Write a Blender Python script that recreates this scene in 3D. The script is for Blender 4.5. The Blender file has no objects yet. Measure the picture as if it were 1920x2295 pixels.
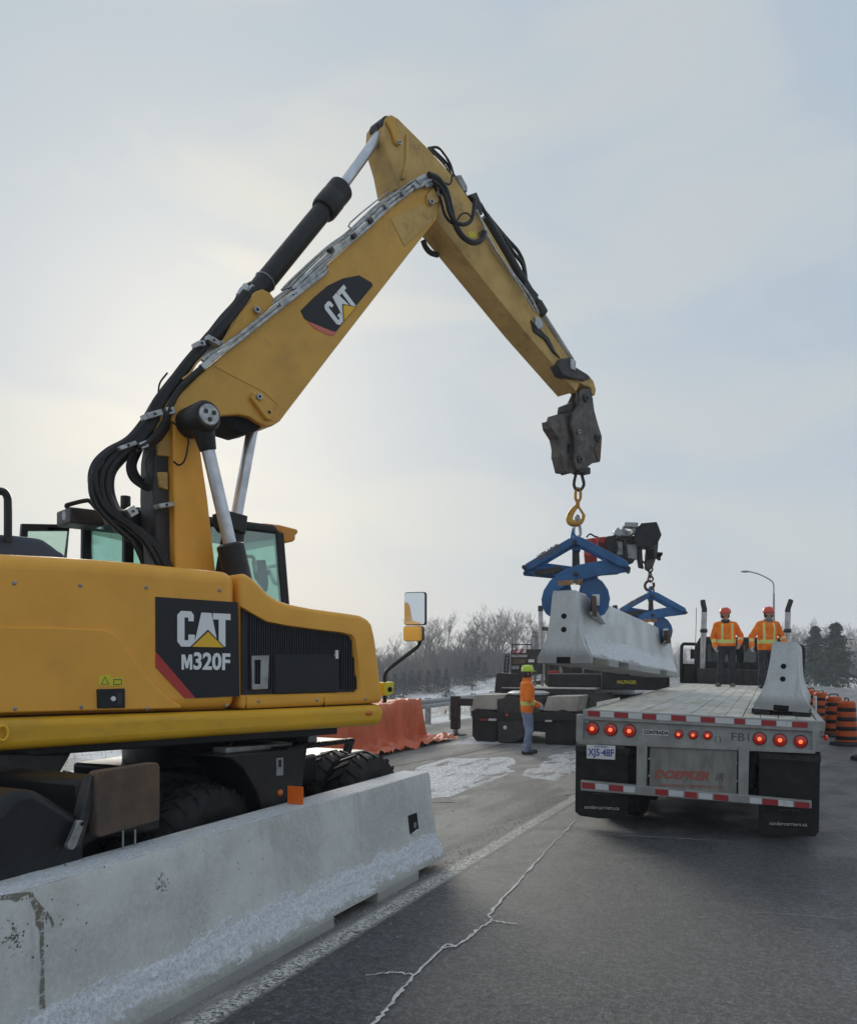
import bpy, bmesh, math, random
from mathutils import Vector, Matrix, noise
from mathutils.geometry import tessellate_polygon
R = math.radians
random.seed(7)
scene = bpy.context.scene
COL = scene.collection

# ------------------------------------------------------------------ camera
FPX, CX, HY, CAMZ = 1900.0, 960.0, 1478.0, 2.0        # focal length, centre and horizon of the 1920 x 2295 photograph
cam = bpy.data.cameras.new('camera'); cam_o = bpy.data.objects.new('camera', cam); COL.objects.link(cam_o)
cam.sensor_fit = 'VERTICAL'; cam.sensor_height = 36.0; cam.lens = 36.0 * FPX / 2295.0
cam.shift_y = (HY - 1147.5) / 2295.0
cam.clip_start = 0.05; cam.clip_end = 6000
cam_o.location = (0, 0, CAMZ); cam_o.rotation_euler = (R(90), 0, 0)
scene.camera = cam_o

# ------------------------------------------------------------------ sky, sun, exposure
SUN_AZ, SUN_EL = R(-15.0), R(20.0)                    # azimuth from +Y towards +X
SUN_DIR = Vector((math.sin(SUN_AZ) * math.cos(SUN_EL), math.cos(SUN_AZ) * math.cos(SUN_EL), math.sin(SUN_EL)))
world = bpy.data.worlds.new('World'); scene.world = world; world.use_nodes = True
wn = world.node_tree; wn.nodes.clear()
def wnode(t, **kw):
    n = wn.nodes.new(t)
    for k, v in kw.items(): setattr(n, k, v)
    return n
def wmath(op, a, b=None, clamp=False):
    n = wnode('ShaderNodeMath', operation=op, use_clamp=clamp)
    for i, x in enumerate((a, b)):
        if x is None: continue
        if isinstance(x, (int, float)): n.inputs[i].default_value = x
        else: wn.links.new(x, n.inputs[i])
    return n.outputs[0]
def wmix(f, a, b, mode='MIX'):
    n = wnode('ShaderNodeMix', data_type='RGBA', blend_type=mode)
    for i, x in ((0, f), (6, a), (7, b)):
        if isinstance(x, (int, float)): n.inputs[i].default_value = x
        elif isinstance(x, tuple): n.inputs[i].default_value = (*x, 1)
        else: wn.links.new(x, n.inputs[i])
    return n.outputs[2]
w_out = wnode('ShaderNodeOutputWorld')
sky = wnode('ShaderNodeTexSky', sky_type='NISHITA', sun_disc=False, sun_elevation=SUN_EL, sun_rotation=SUN_AZ,
            altitude=200, air_density=1.0, dust_density=3.0, ozone_density=1.0)
bg_sky = wnode('ShaderNodeBackground'); bg_sky.inputs[1].default_value = 0.08
wn.links.new(sky.outputs[0], bg_sky.inputs[0])
tc = wnode('ShaderNodeTexCoord')
sep = wnode('ShaderNodeSeparateXYZ'); wn.links.new(tc.outputs['Generated'], sep.inputs[0])
dot = wnode('ShaderNodeVectorMath', operation='DOT_PRODUCT'); dot.inputs[1].default_value = SUN_DIR
wn.links.new(tc.outputs['Generated'], dot.inputs[0])
d0 = wmath('MAXIMUM', dot.outputs['Value'], 0.0)
glow_wide = wmath('POWER', d0, 5.0); glow_tight = wmath('POWER', d0, 38.0)
mapn = wnode('ShaderNodeMapping'); mapn.inputs['Scale'].default_value = (1.6, 1.2, 4.2); mapn.inputs['Rotation'].default_value = (0.0, R(24), R(12))
wn.links.new(tc.outputs['Generated'], mapn.inputs[0])
n1 = wnode('ShaderNodeTexNoise'); n1.inputs['Scale'].default_value = 2.3; n1.inputs['Detail'].default_value = 5; n1.inputs['Roughness'].default_value = 0.45; n1.inputs['Distortion'].default_value = 0.5
wn.links.new(mapn.outputs[0], n1.inputs['Vector'])
cl = wnode('ShaderNodeMapRange'); cl.interpolation_type = 'SMOOTHSTEP'
cl.inputs['From Min'].default_value = 0.38; cl.inputs['From Max'].default_value = 0.62
wn.links.new(n1.outputs[0], cl.inputs[0])
up = wmath('MAXIMUM', sep.outputs['Z'], 0.0)
hor = wmath('POWER', wmath('SUBTRACT', 1.0, up, True), 6.0)
base_c = wmix(hor, (0.435, 0.53, 0.625), (0.545, 0.58, 0.63))          # blue-grey overhead, pale at the horizon
thin = wmix(wmath('MULTIPLY', cl.outputs[0], 0.75), base_c, (0.555, 0.60, 0.625))
g1 = wmix(wmath('MULTIPLY', glow_wide, 0.36, True), thin, (0.575, 0.605, 0.59))
g2 = wmix(wmath('MULTIPLY', glow_tight, wmath('ADD', wmath('MULTIPLY', cl.outputs[0], 0.75), 0.10), True), g1, (0.67, 0.68, 0.625))
bg_cl = wnode('ShaderNodeBackground'); bg_cl.inputs[1].default_value = 0.89
wn.links.new(g2, bg_cl.inputs[0])
wmx = wnode('ShaderNodeMixShader'); wmx.inputs[0].default_value = 0.93
wn.links.new(bg_sky.outputs[0], wmx.inputs[1]); wn.links.new(bg_cl.outputs[0], wmx.inputs[2]); wn.links.new(wmx.outputs[0], w_out.inputs[0])
sun = bpy.data.lights.new('sun', 'SUN'); sun.energy = 1.5; sun.angle = R(22); sun.color = (1.0, 0.94, 0.83)
sun_o = bpy.data.objects.new('sun', sun); COL.objects.link(sun_o)
sun_o.rotation_euler = (-SUN_DIR).to_track_quat('-Z', 'Y').to_euler(); sun_o.location = (0, 0, 60)
vs = scene.view_settings
vs.view_transform = 'Standard'; vs.look = 'None'; vs.exposure = 0.22; vs.gamma = 1.0; vs.use_curve_mapping = False
scene.cycles.max_bounces = 8; scene.cycles.transparent_max_bounces = 16

# ------------------------------------------------------------------ helpers
class Frame:
    """A place in the world: origin, heading about Z, optional lean. hit() meets a line of sight with one of its planes."""
    def __init__(s, loc, rotz=0, roll=0, pitch=0):
        s.eul = (pitch, roll, rotz); s.loc = Vector(loc)
        s.M = Matrix.Translation(s.loc) @ Matrix.Rotation(rotz, 4, 'Z') @ Matrix.Rotation(roll, 4, 'Y') @ Matrix.Rotation(pitch, 4, 'X')
        s.I = s.M.inverted()
    def hit(s, px, py, axis, val):
        o = s.I @ Vector((0, 0, CAMZ)); d = s.I.to_3x3() @ Vector(((px - CX) / FPX, 1, (HY - py) / FPX))
        k = (val - o[axis]) / d[axis]
        return o + d * k
    def local(s, p): return s.I @ Vector(p)
def sight(px, py, Y): return Vector(((px - CX) / FPX * Y, Y, CAMZ + (HY - py) / FPX * Y))
def ground_at(px, py, z=0.0): return sight(px, py, (CAMZ - z) * FPX / (py - HY))

class MB:
    def __init__(s, M=None): s.v = []; s.f = []; s.M = M
    def add(s, vs, fs):
        o = len(s.v); M = s.M
        s.v += [tuple(M @ Vector(p)) if M else tuple(p) for p in vs]
        s.f += [tuple(i + o for i in f) for f in fs]; return s
    def box(s, x0, x1, y0, y1, z0, z1):
        return s.add([(x, y, z) for z in (z0, z1) for y in (y0, y1) for x in (x0, x1)],
                     [(0, 2, 3, 1), (4, 5, 7, 6), (0, 1, 5, 4), (2, 6, 7, 3), (0, 4, 6, 2), (1, 3, 7, 5)])
    def bar(s, p0, p1, w, h, up=(0, 0, 1)):
        p0 = Vector(p0); p1 = Vector(p1); d = (p1 - p0).normalized(); a = d.cross(Vector(up))
        if a.length < 1e-4: a = d.cross(Vector((1, 0, 0)))
        a.normalize(); b = a.cross(d)
        q = [p + a * i * w / 2 + b * j * h / 2 for p in (p0, p1) for (i, j) in ((-1, -1), (1, -1), (1, 1), (-1, 1))]
        return s.add(q, [(3, 2, 1, 0), (4, 5, 6, 7), (0, 1, 5, 4), (1, 2, 6, 5), (2, 3, 7, 6), (3, 0, 4, 7)])
    def prism(s, poly, off, holes=()):
        off = Vector(off); loops = [[Vector(p) for p in poly]] + [[Vector(p) for p in h] for h in holes]
        flat = [p for l in loops for p in l]; n = len(flat)
        fs = []
        if holes:
            for t in tessellate_polygon(loops): fs += [tuple(t), tuple(i + n for i in reversed(t))]
        else:
            fs += [tuple(reversed(range(n))), tuple(range(n, 2 * n))]
        o = 0
        for l in loops:
            m = len(l)
            for i in range(m): j = (i + 1) % m; fs.append((o + i, o + j, o + j + n, o + i + n))
            o += m
        return s.add(flat + [p + off for p in flat], fs)
    def tube(s, pts, r, n=8, closed=False, caps=True):
        pts = [Vector(p) for p in pts]; m = len(pts); rr = r if isinstance(r, (list, tuple)) else [r] * m
        vs, fs = [], []; nrm = None
        for i, p in enumerate(pts):
            a = pts[(i - 1) % m] if closed or i > 0 else p; b = pts[(i + 1) % m] if closed or i < m - 1 else p
            t = (b - a).normalized()
            if nrm is None:
                nrm = t.cross(Vector((0, 0, 1)))
                if nrm.length < 0.05: nrm = t.cross(Vector((1, 0, 0)))
            nrm = (nrm - t * nrm.dot(t)).normalized(); bn = t.cross(nrm)
            for k in range(n):
                ang = 2 * math.pi * k / n; vs.append(p + (nrm * math.cos(ang) + bn * math.sin(ang)) * rr[i])
        for i in range(m if closed else m - 1):
            i2 = (i + 1) % m
            for k in range(n): k2 = (k + 1) % n; fs.append((i * n + k, i * n + k2, i2 * n + k2, i2 * n + k))
        if caps and not closed: fs += [tuple(reversed(range(n))), tuple(range((m - 1) * n, m * n))]
        return s.add(vs, fs)
    def cyl(s, p0, p1, r, r1=None, n=20): return s.tube([p0, p1], [r, r if r1 is None else r1], n)
    def lathe(s, prof, c=(0, 0, 0), axis=(0, 0, 1), n=24):
        q = Vector(axis).to_track_quat('Z', 'Y').to_matrix(); c = Vector(c); m = len(prof)
        vs = [c + q @ Vector((r * math.cos(2 * math.pi * k / n), r * math.sin(2 * math.pi * k / n), z)) for (r, z) in prof for k in range(n)]
        fs = [(i * n + k, i * n + (k + 1) % n, (i + 1) * n + (k + 1) % n, (i + 1) * n + k) for i in range(m - 1) for k in range(n)]
        fs += [tuple(reversed(range(n))), tuple(range((m - 1) * n, m * n))]
        return s.add(vs, fs)
    def ball(s, c, r, n=12, sc=(1, 1, 1)):
        prof = [(max(1e-4, math.sin(math.pi * i / (n // 2))), -math.cos(math.pi * i / (n // 2))) for i in range(n // 2 + 1)]
        c = Vector(c)
        vs = [c + Vector((p * math.cos(2 * math.pi * k / n) * sc[0], p * math.sin(2 * math.pi * k / n) * sc[1], z * sc[2])) * r for (p, z) in prof for k in range(n)]
        fs = [(i * n + k, i * n + (k + 1) % n, (i + 1) * n + (k + 1) % n, (i + 1) * n + k) for i in range(n // 2) for k in range(n)]
        return s.add(vs, fs)
    def loft(s, secs, caps=True):
        n = len(secs[0]); vs = [p for q in secs for p in q]; fs = []
        for i in range(len(secs) - 1):
            for k in range(n): k2 = (k + 1) % n; fs.append((i * n + k, i * n + k2, (i + 1) * n + k2, (i + 1) * n + k))
        if caps: fs += [tuple(reversed(range(n))), tuple(range((len(secs) - 1) * n, len(secs) * n))]
        return s.add(vs, fs)
    def mesh(s, name, smooth=35, recalc=True):
        me = bpy.data.meshes.new(name); me.from_pydata(s.v, [], s.f)
        if recalc:
            bm = bmesh.new(); bm.from_mesh(me); bmesh.ops.recalc_face_normals(bm, faces=bm.faces); bm.to_mesh(me); bm.free()
        if smooth:
            me.polygons.foreach_set('use_smooth', [True] * len(me.polygons)); me.set_sharp_from_angle(angle=R(smooth))
        return me
    def build(s, name, mat, parent=None, bevel=0, seg=2, smooth=35, recalc=True):
        me = s.mesh(name, smooth, recalc); me.materials.append(M[mat] if isinstance(mat, str) else mat)
        o = bpy.data.objects.new(name, me); COL.objects.link(o)
        if parent: o.parent = parent
        if bevel:
            b = o.modifiers.new('bevel', 'BEVEL'); b.width = bevel; b.segments = seg; b.limit_method = 'ANGLE'; b.angle_limit = R(28)
        return o
def tag(o, label=None, cat=None, group=None, kind=None):
    for k, v in (('label', label), ('category', cat), ('group', group), ('kind', kind)):
        if v: o[k] = v
    return o
def thing(name, loc, label, cat, rotz=0, roll=0, group=None):
    o = bpy.data.objects.new(name, None); COL.objects.link(o); o.empty_display_size = 0.2
    o.location = loc; o.rotation_euler = (0, roll, rotz); return tag(o, label, cat, group)
def copy_tree(o, parent=None):
    c = o.copy(); COL.objects.link(c); c.parent = parent
    for ch in [x for x in COL.objects if x.parent == o]: copy_tree(ch, c)
    return c
def curve(pts, n=8, closed=False):
    p = [Vector(x) for x in pts]; out = []; m = len(p)
    for i in range(m if closed else m - 1):
        a = p[(i - 1) % m] if closed or i else p[0] * 2 - p[1]; b = p[i]; c = p[(i + 1) % m]
        d = p[(i + 2) % m] if closed or i < m - 2 else c * 2 - b
        for k in range(n):
            t = k / n
            out.append(0.5 * ((2 * b) + (c - a) * t + (2 * a - 5 * b + 4 * c - d) * t * t + (3 * b - a - 3 * c + d) * t ** 3))
    if not closed: out.append(p[-1])
    return out
SIDE = bpy.data.scenes.new('workbench'); SIDE_VL = SIDE.view_layers[0]
def baked(objs):
    """Final mesh of objs[0] with its modifiers applied, worked out in a scene of its own."""
    for o in objs: SIDE.collection.objects.link(o)
    SIDE_VL.update(); me = bpy.data.meshes.new_from_object(objs[0].evaluated_get(SIDE_VL.depsgraph))
    for o in objs: SIDE.collection.objects.unlink(o)
    return me
def letters(text, size, mat, parent, M4, name, bold=0.0, xs=1.0, shear=0.0, depth=0.0015, spacing=1.0):
    """Flat lettering as a thin mesh: text runs along local +x of M4, reads up along +y, centred on its origin."""
    cu = bpy.data.curves.new(name, 'FONT'); cu.body = text; cu.size = size; cu.align_x = 'CENTER'; cu.align_y = 'CENTER'
    cu.offset = bold; cu.extrude = depth; cu.shear = shear; cu.space_character = spacing; cu.resolution_u = 3
    t = bpy.data.objects.new('lettering_tmp', cu); me = baked([t])
    bpy.data.objects.remove(t); bpy.data.curves.remove(cu)
    me.transform(M4 @ Matrix.Diagonal((xs, 1, 1, 1))); me.materials.clear(); me.materials.append(M[mat])
    o = bpy.data.objects.new(name, me); COL.objects.link(o); o.parent = parent
    return o
def basis(o, x, y):
    x = Vector(x).normalized(); y = Vector(y); y = (y - x * y.dot(x)).normalized(); z = x.cross(y)
    m = Matrix((x, y, z)).transposed().to_4x4(); m.translation = Vector(o); return m

# ------------------------------------------------------------------ materials
M = {}
def mat(name, col, rough=0.6, metal=0.0, col2=None, scale=4.0, detail=4, lo=0.4, hi=0.6, bump=0.0, bscale=40.0, rough2=None,
        dirt=None, dscale=2.0, dlo=0.55, dhi=0.75, damt=0.8, coat=0.0, emit=None, estr=0.0, stretch=(1, 1, 1), spec=0.5):
    m = bpy.data.materials.new(name); m.use_nodes = True; nt = m.node_tree; b = nt.nodes['Principled BSDF']; L = nt.links.new
    def N(t, **kw):
        n = nt.nodes.new(t)
        for k, v in kw.items(): setattr(n, k, v)
        return n
    b.inputs['Roughness'].default_value = rough; b.inputs['Metallic'].default_value = metal
    b.inputs['Coat Weight'].default_value = coat; b.inputs['Coat Roughness'].default_value = 0.15; b.inputs['Specular IOR Level'].default_value = spec
    tcn = N('ShaderNodeTexCoord'); mp = N('ShaderNodeMapping'); mp.inputs['Scale'].default_value = stretch; L(tcn.outputs['Object'], mp.inputs[0])
    def nz(sc, de, lo_, hi_, ro=0.6):
        n = N('ShaderNodeTexNoise'); n.inputs['Scale'].default_value = sc; n.inputs['Detail'].default_value = de; n.inputs['Roughness'].default_value = ro
        L(mp.outputs[0], n.inputs['Vector'])
        r = N('ShaderNodeMapRange'); r.inputs['From Min'].default_value = lo_; r.inputs['From Max'].default_value = hi_; L(n.outputs[0], r.inputs[0])
        return r.outputs[0], n.outputs[0]
    cur = None
    if col2 is not None:
        f, _ = nz(scale, detail, lo, hi)
        x = N('ShaderNodeMix', data_type='RGBA'); x.inputs[6].default_value = (*col, 1); x.inputs[7].default_value = (*col2, 1); L(f, x.inputs[0]); cur = x.outputs[2]
        if rough2 is not None:
            rr = N('ShaderNodeMapRange'); rr.inputs['To Min'].default_value = rough; rr.inputs['To Max'].default_value = rough2; L(f, rr.inputs[0]); L(rr.outputs[0], b.inputs['Roughness'])
    if dirt is not None:
        f, _ = nz(dscale, 6, dlo, dhi, 0.7)
        g = N('ShaderNodeMath', operation='MULTIPLY'); g.inputs[1].default_value = damt; L(f, g.inputs[0])
        x = N('ShaderNodeMix', data_type='RGBA'); x.inputs[6].default_value = (*col, 1); x.inputs[7].default_value = (*dirt, 1); L(g.outputs[0], x.inputs[0])
        if cur: L(cur, x.inputs[6])
        cur = x.outputs[2]
    if cur: L(cur, b.inputs['Base Color'])
    else: b.inputs['Base Color'].default_value = (*col, 1)
    if bump:
        _, raw = nz(bscale, 4, 0, 1); bp = N('ShaderNodeBump'); bp.inputs['Strength'].default_value = bump; bp.inputs['Distance'].default_value = 0.02
        L(raw, bp.inputs['Height']); L(bp.outputs[0], b.inputs['Normal'])
    if emit: b.inputs['Emission Color'].default_value = (*emit, 1); b.inputs['Emission Strength'].default_value = estr
    M[name] = m; return m
mat('yellow', (0.86, 0.415, 0.055), 0.42, spec=0.35, col2=(0.80, 0.38, 0.048), scale=3, dirt=(0.40, 0.24, 0.08), dscale=1.6, dlo=0.55, dhi=0.9, damt=0.45, bump=0.03, bscale=120, coat=0.08)
mat('boom_yellow', (0.67, 0.375, 0.075), 0.5, spec=0.35, col2=(0.59, 0.325, 0.065), scale=2.2, dirt=(0.20, 0.13, 0.07), dscale=2.4, dlo=0.56, dhi=0.82, damt=0.55, bump=0.05, bscale=90)
mat('old_yellow', (0.60, 0.39, 0.13), 0.6, spec=0.35, col2=(0.48, 0.31, 0.10), scale=3.5, dirt=(0.10, 0.07, 0.05), dscale=4, dlo=0.55, dhi=0.75, damt=0.7, bump=0.08, bscale=80)
mat('skirt_yellow', (0.74, 0.40, 0.02), 0.42, spec=0.35, col2=(0.66, 0.36, 0.022), scale=4, dirt=(0.25, 0.17, 0.07), dscale=3, dlo=0.52, dhi=0.8, damt=0.6, coat=0.05, stretch=(0.6, 1, 1.6))
mat('orange_yellow', (0.66, 0.27, 0.03), 0.45)
mat('black_paint', (0.011, 0.0115, 0.013), 0.42, spec=0.35, col2=(0.018, 0.018, 0.019), scale=5, dirt=(0.055, 0.052, 0.048), dscale=5, dlo=0.6, dhi=0.85, damt=0.5)
mat('decal_black', (0.012, 0.013, 0.017), 0.35, spec=0.35)
mat('hood_blue', (0.045, 0.055, 0.09), 0.5)
mat('grille', (0.016, 0.017, 0.021), 0.55)
mat('grille_slat', (0.027, 0.029, 0.035), 0.5)
mat('worn_steel', (0.085, 0.075, 0.07), 0.55, 0.3, col2=(0.14, 0.12, 0.105), scale=9, dirt=(0.035, 0.035, 0.038), dscale=5, dlo=0.48, dhi=0.62, damt=0.8, bump=0.3, bscale=26)
mat('dark_metal', (0.03, 0.031, 0.034), 0.5, 0.3, col2=(0.055, 0.05, 0.048), scale=8, dirt=(0.11, 0.085, 0.065), dscale=7, dlo=0.55, dhi=0.75, damt=0.6, bump=0.15, bscale=30)
mat('rubber', (0.015, 0.015, 0.017), 0.7, spec=0.4, col2=(0.026, 0.025, 0.025), scale=9, dirt=(0.13, 0.12, 0.11), dscale=5, dlo=0.58, dhi=0.8, damt=0.6, bump=0.15, bscale=60)
mat('flap', (0.010, 0.010, 0.011), 0.6, spec=0.3, col2=(0.018, 0.018, 0.019), scale=4, dirt=(0.075, 0.07, 0.065), dscale=6, dlo=0.5, dhi=0.8, damt=0.5)
mat('hose', (0.011, 0.011, 0.014), 0.45, spec=0.4)
mat('chrome', (0.62, 0.64, 0.68), 0.28, 0.85, col2=(0.5, 0.52, 0.56), scale=6, rough2=0.4)
mat('zinc', (0.50, 0.52, 0.53), 0.42, 0.7, col2=(0.30, 0.31, 0.32), scale=14)
mat('steel', (0.36, 0.37, 0.37), 0.45, 0.6, col2=(0.25, 0.25, 0.25), scale=8, dirt=(0.16, 0.13, 0.10), dscale=6)
mat('stack', (0.50, 0.50, 0.51), 0.32, 0.8, col2=(0.36, 0.36, 0.37), scale=5)
mat('rust', (0.14, 0.088, 0.058), 0.85, col2=(0.085, 0.062, 0.048), scale=6, dirt=(0.26, 0.24, 0.21), dscale=7, dlo=0.62, dhi=0.72, damt=0.7, bump=0.25, bscale=25)
mat('aluminium', (0.37, 0.372, 0.362), 0.5, 0.4, col2=(0.29, 0.29, 0.28), scale=4, dirt=(0.17, 0.16, 0.145), dscale=3, dlo=0.5, dhi=0.8, damt=0.6, bump=0.04, bscale=60)
mat('dirty_alu', (0.30, 0.29, 0.27), 0.6, 0.3, col2=(0.24, 0.23, 0.215), scale=5, dirt=(0.15, 0.14, 0.125), dscale=2.5, dlo=0.45, dhi=0.75, damt=0.6, stretch=(2.5, 2.5, 0.6))
mat('deck_wood', (0.53, 0.495, 0.43), 0.8, col2=(0.40, 0.375, 0.325), scale=3, dirt=(0.70, 0.70, 0.69), dscale=1.3, dlo=0.42, dhi=0.7, damt=0.8, bump=0.15, bscale=12, stretch=(2.5, 0.8, 2.5))
mat('salt', (0.66, 0.655, 0.64), 0.85, col2=(0.46, 0.455, 0.445), scale=20)
mat('hole', (0.004, 0.004, 0.005), 0.9)
mat('stain', (0.13, 0.115, 0.085), 0.8, col2=(0.20, 0.18, 0.14), scale=9)
mat('clamp_blue', (0.03, 0.135, 0.33), 0.45, col2=(0.025, 0.10, 0.25), scale=4, dirt=(0.08, 0.07, 0.06), dscale=5, dlo=0.58, dhi=0.8, damt=0.6)
mat('hook_yellow', (0.60, 0.33, 0.03), 0.4, 0.1, col2=(0.45, 0.2, 0.03), scale=8)
mat('crane_red', (0.50, 0.035, 0.02), 0.45, col2=(0.36, 0.03, 0.02), scale=6, dirt=(0.06, 0.04, 0.035), dscale=6, damt=0.6)
mat('crane_grey', (0.34, 0.35, 0.36), 0.5, 0.2, dirt=(0.06, 0.06, 0.06), dscale=8, dlo=0.5, dhi=0.65)
mat('pale_board', (0.44, 0.42, 0.36), 0.7, col2=(0.34, 0.325, 0.28), scale=3, dirt=(0.30, 0.28, 0.24), dscale=4, damt=0.5)
mat('tarp', (0.68, 0.16, 0.065), 0.5, col2=(0.56, 0.12, 0.05), scale=2, dirt=(0.66, 0.28, 0.19), dscale=5, dlo=0.55, dhi=0.8, damt=0.6, bump=0.2, bscale=14)
mat('tape_red', (0.34, 0.022, 0.028), 0.35, dirt=(0.30, 0.10, 0.09), dscale=9, dlo=0.55, dhi=0.75)
mat('tape_white', (0.62, 0.63, 0.64), 0.35, dirt=(0.36, 0.35, 0.33), dscale=9, dlo=0.55, dhi=0.75)
mat('white', (0.72, 0.73, 0.73), 0.5)
mat('logo_white', (0.80, 0.81, 0.82), 0.45)
mat('logo_yellow', (0.83, 0.48, 0.02), 0.45)
mat('decal_red', (0.46, 0.035, 0.03), 0.4)
mat('decal_pink', (0.60, 0.16, 0.12), 0.5)
mat('warn_yellow', (0.68, 0.58, 0.03), 0.5)
mat('orange_marker', (0.85, 0.16, 0.015), 0.4)
mat('drum_orange', (0.62, 0.10, 0.015), 0.5, spec=0.35, col2=(0.52, 0.08, 0.015), scale=5, dirt=(0.2, 0.09, 0.05), dscale=6)
mat('lamp_dark', (0.25, 0.01, 0.008), 0.2, coat=0.6, emit=(1.0, 0.025, 0.008), estr=0.10)
mat('lamp_hot', (0.6, 0.1, 0.05), 0.2, emit=(1.0, 0.15, 0.04), estr=1.25)
mat('amber', (0.6, 0.14, 0.02), 0.25)
mat('skin', (0.46, 0.26, 0.19), 0.55, col2=(0.40, 0.21, 0.15), scale=10)
mat('hivis', (0.95, 0.23, 0.015), 0.75, spec=0.3, col2=(0.85, 0.18, 0.012), scale=7, bump=0.35, bscale=16)
mat('stripe', (0.66, 0.72, 0.12), 0.5, col2=(0.60, 0.62, 0.36), scale=12)
mat('navy_cloth', (0.022, 0.024, 0.034), 0.85, col2=(0.035, 0.037, 0.048), scale=6, bump=0.4, bscale=12)
mat('denim', (0.17, 0.215, 0.33), 0.85, col2=(0.25, 0.30, 0.42), scale=5, bump=0.4, bscale=12)
mat('boot', (0.035, 0.033, 0.032), 0.7)
mat('boot_tan', (0.16, 0.125, 0.09), 0.8)
mat('glove', (0.42, 0.42, 0.46), 0.8)
mat('helmet_red', (0.66, 0.075, 0.03), 0.35, coat=0.3)
mat('helmet_green', (0.50, 0.72, 0.035), 0.35, coat=0.3)
mat('hair', (0.04, 0.03, 0.025), 0.8)
mat('beard', (0.22, 0.21, 0.20), 0.9)
mat('bark', (0.24, 0.21, 0.195), 0.95, col2=(0.27, 0.245, 0.23), scale=1.5)
mat('bark_dark', (0.12, 0.105, 0.10), 0.95, col2=(0.17, 0.15, 0.14), scale=1.5)
mat('twig', (0.105, 0.10, 0.115), 0.95, col2=(0.20, 0.175, 0.18), scale=0.4)
mat('needle', (0.022, 0.042, 0.036), 0.9, col2=(0.055, 0.085, 0.065), scale=1.2)
mat('needle_dark', (0.04, 0.055, 0.052), 0.9, col2=(0.06, 0.075, 0.068), scale=1.0)
mat('mirror', (0.85, 0.87, 0.88), 0.03, 1.0)
mat('plate_blue', (0.03, 0.06, 0.30), 0.5)
mat('faded_red', (0.40, 0.09, 0.065), 0.6)
mat('faded_dark', (0.13, 0.115, 0.11), 0.6)
mat('lamp_post', (0.30, 0.31, 0.32), 0.5, 0.5)
mat('cab_teal', (0.02, 0.05, 0.055), 0.5)
mat('seat', (0.03, 0.035, 0.04), 0.8)
def glass(name, tint, gloss=0.14):
    m = bpy.data.materials.new(name); m.use_nodes = True; nt = m.node_tree; nt.nodes.clear()
    o = nt.nodes.new('ShaderNodeOutputMaterial'); t = nt.nodes.new('ShaderNodeBsdfTransparent'); g = nt.nodes.new('ShaderNodeBsdfGlossy'); x = nt.nodes.new('ShaderNodeMixShader')
    lw = nt.nodes.new('ShaderNodeLayerWeight'); lw.inputs[0].default_value = 0.35
    mr = nt.nodes.new('ShaderNodeMapRange'); mr.inputs['To Min'].default_value = gloss * 0.4; mr.inputs['To Max'].default_value = 0.75
    t.inputs[0].default_value = (*tint, 1); g.inputs[0].default_value = (0.9, 0.95, 0.95, 1); g.inputs['Roughness'].default_value = 0.02
    nt.links.new(lw.outputs['Fresnel'], mr.inputs[0]); nt.links.new(mr.outputs[0], x.inputs[0]); nt.links.new(t.outputs[0], x.inputs[1]); nt.links.new(g.outputs[0], x.inputs[2]); nt.links.new(x.outputs[0], o.inputs[0])
    M[name] = m
glass('green_glass', (0.80, 0.94, 0.89), 0.3); glass('teal_glass', (0.30, 0.52, 0.52))
# ------------------------------------------------------------------ the setting
ROAD = Frame((0, 0, 0), -R(24.0))            # local y runs along the road, local x across it
def road_pt(t, s, z=0.0): return ROAD.M @ Vector((t, s, z))
def ground_mat(name, fn):
    m = bpy.data.materials.new(name); m.use_nodes = True; nt = m.node_tree; b = nt.nodes['Principled BSDF']
    def N(t, ins=None, **kw):
        n = nt.nodes.new(t)
        for k, v in kw.items(): setattr(n, k, v)
        for k, v in (ins or {}).items():
            if hasattr(v, 'is_linked') or hasattr(v, 'node'): nt.links.new(v, n.inputs[k])
            else: n.inputs[k].default_value = v
        return n
    fn(N, b, nt); M[name] = m
def noise_n(N, vec, sc, de=4, ro=0.6, lo=0.4, hi=0.6, dist=0.0):
    n = N('ShaderNodeTexNoise', {'Vector': vec, 'Scale': sc, 'Detail': de, 'Roughness': ro, 'Distortion': dist})
    r = N('ShaderNodeMapRange', {0: n.outputs[0], 'From Min': lo, 'From Max': hi}); r.interpolation_type = 'SMOOTHSTEP'
    return r.outputs[0], n.outputs[0]
def mixc(N, f, a, b):
    n = N('ShaderNodeMix', data_type='RGBA')
    for i, x in ((0, f), (6, a), (7, b)):
        if isinstance(x, tuple): n.inputs[i].default_value = (*x, 1)
        elif isinstance(x, (int, float)): n.inputs[i].default_value = x
        else: n.id_data.links.new(x, n.inputs[i])
    return n.outputs[2]
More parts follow.
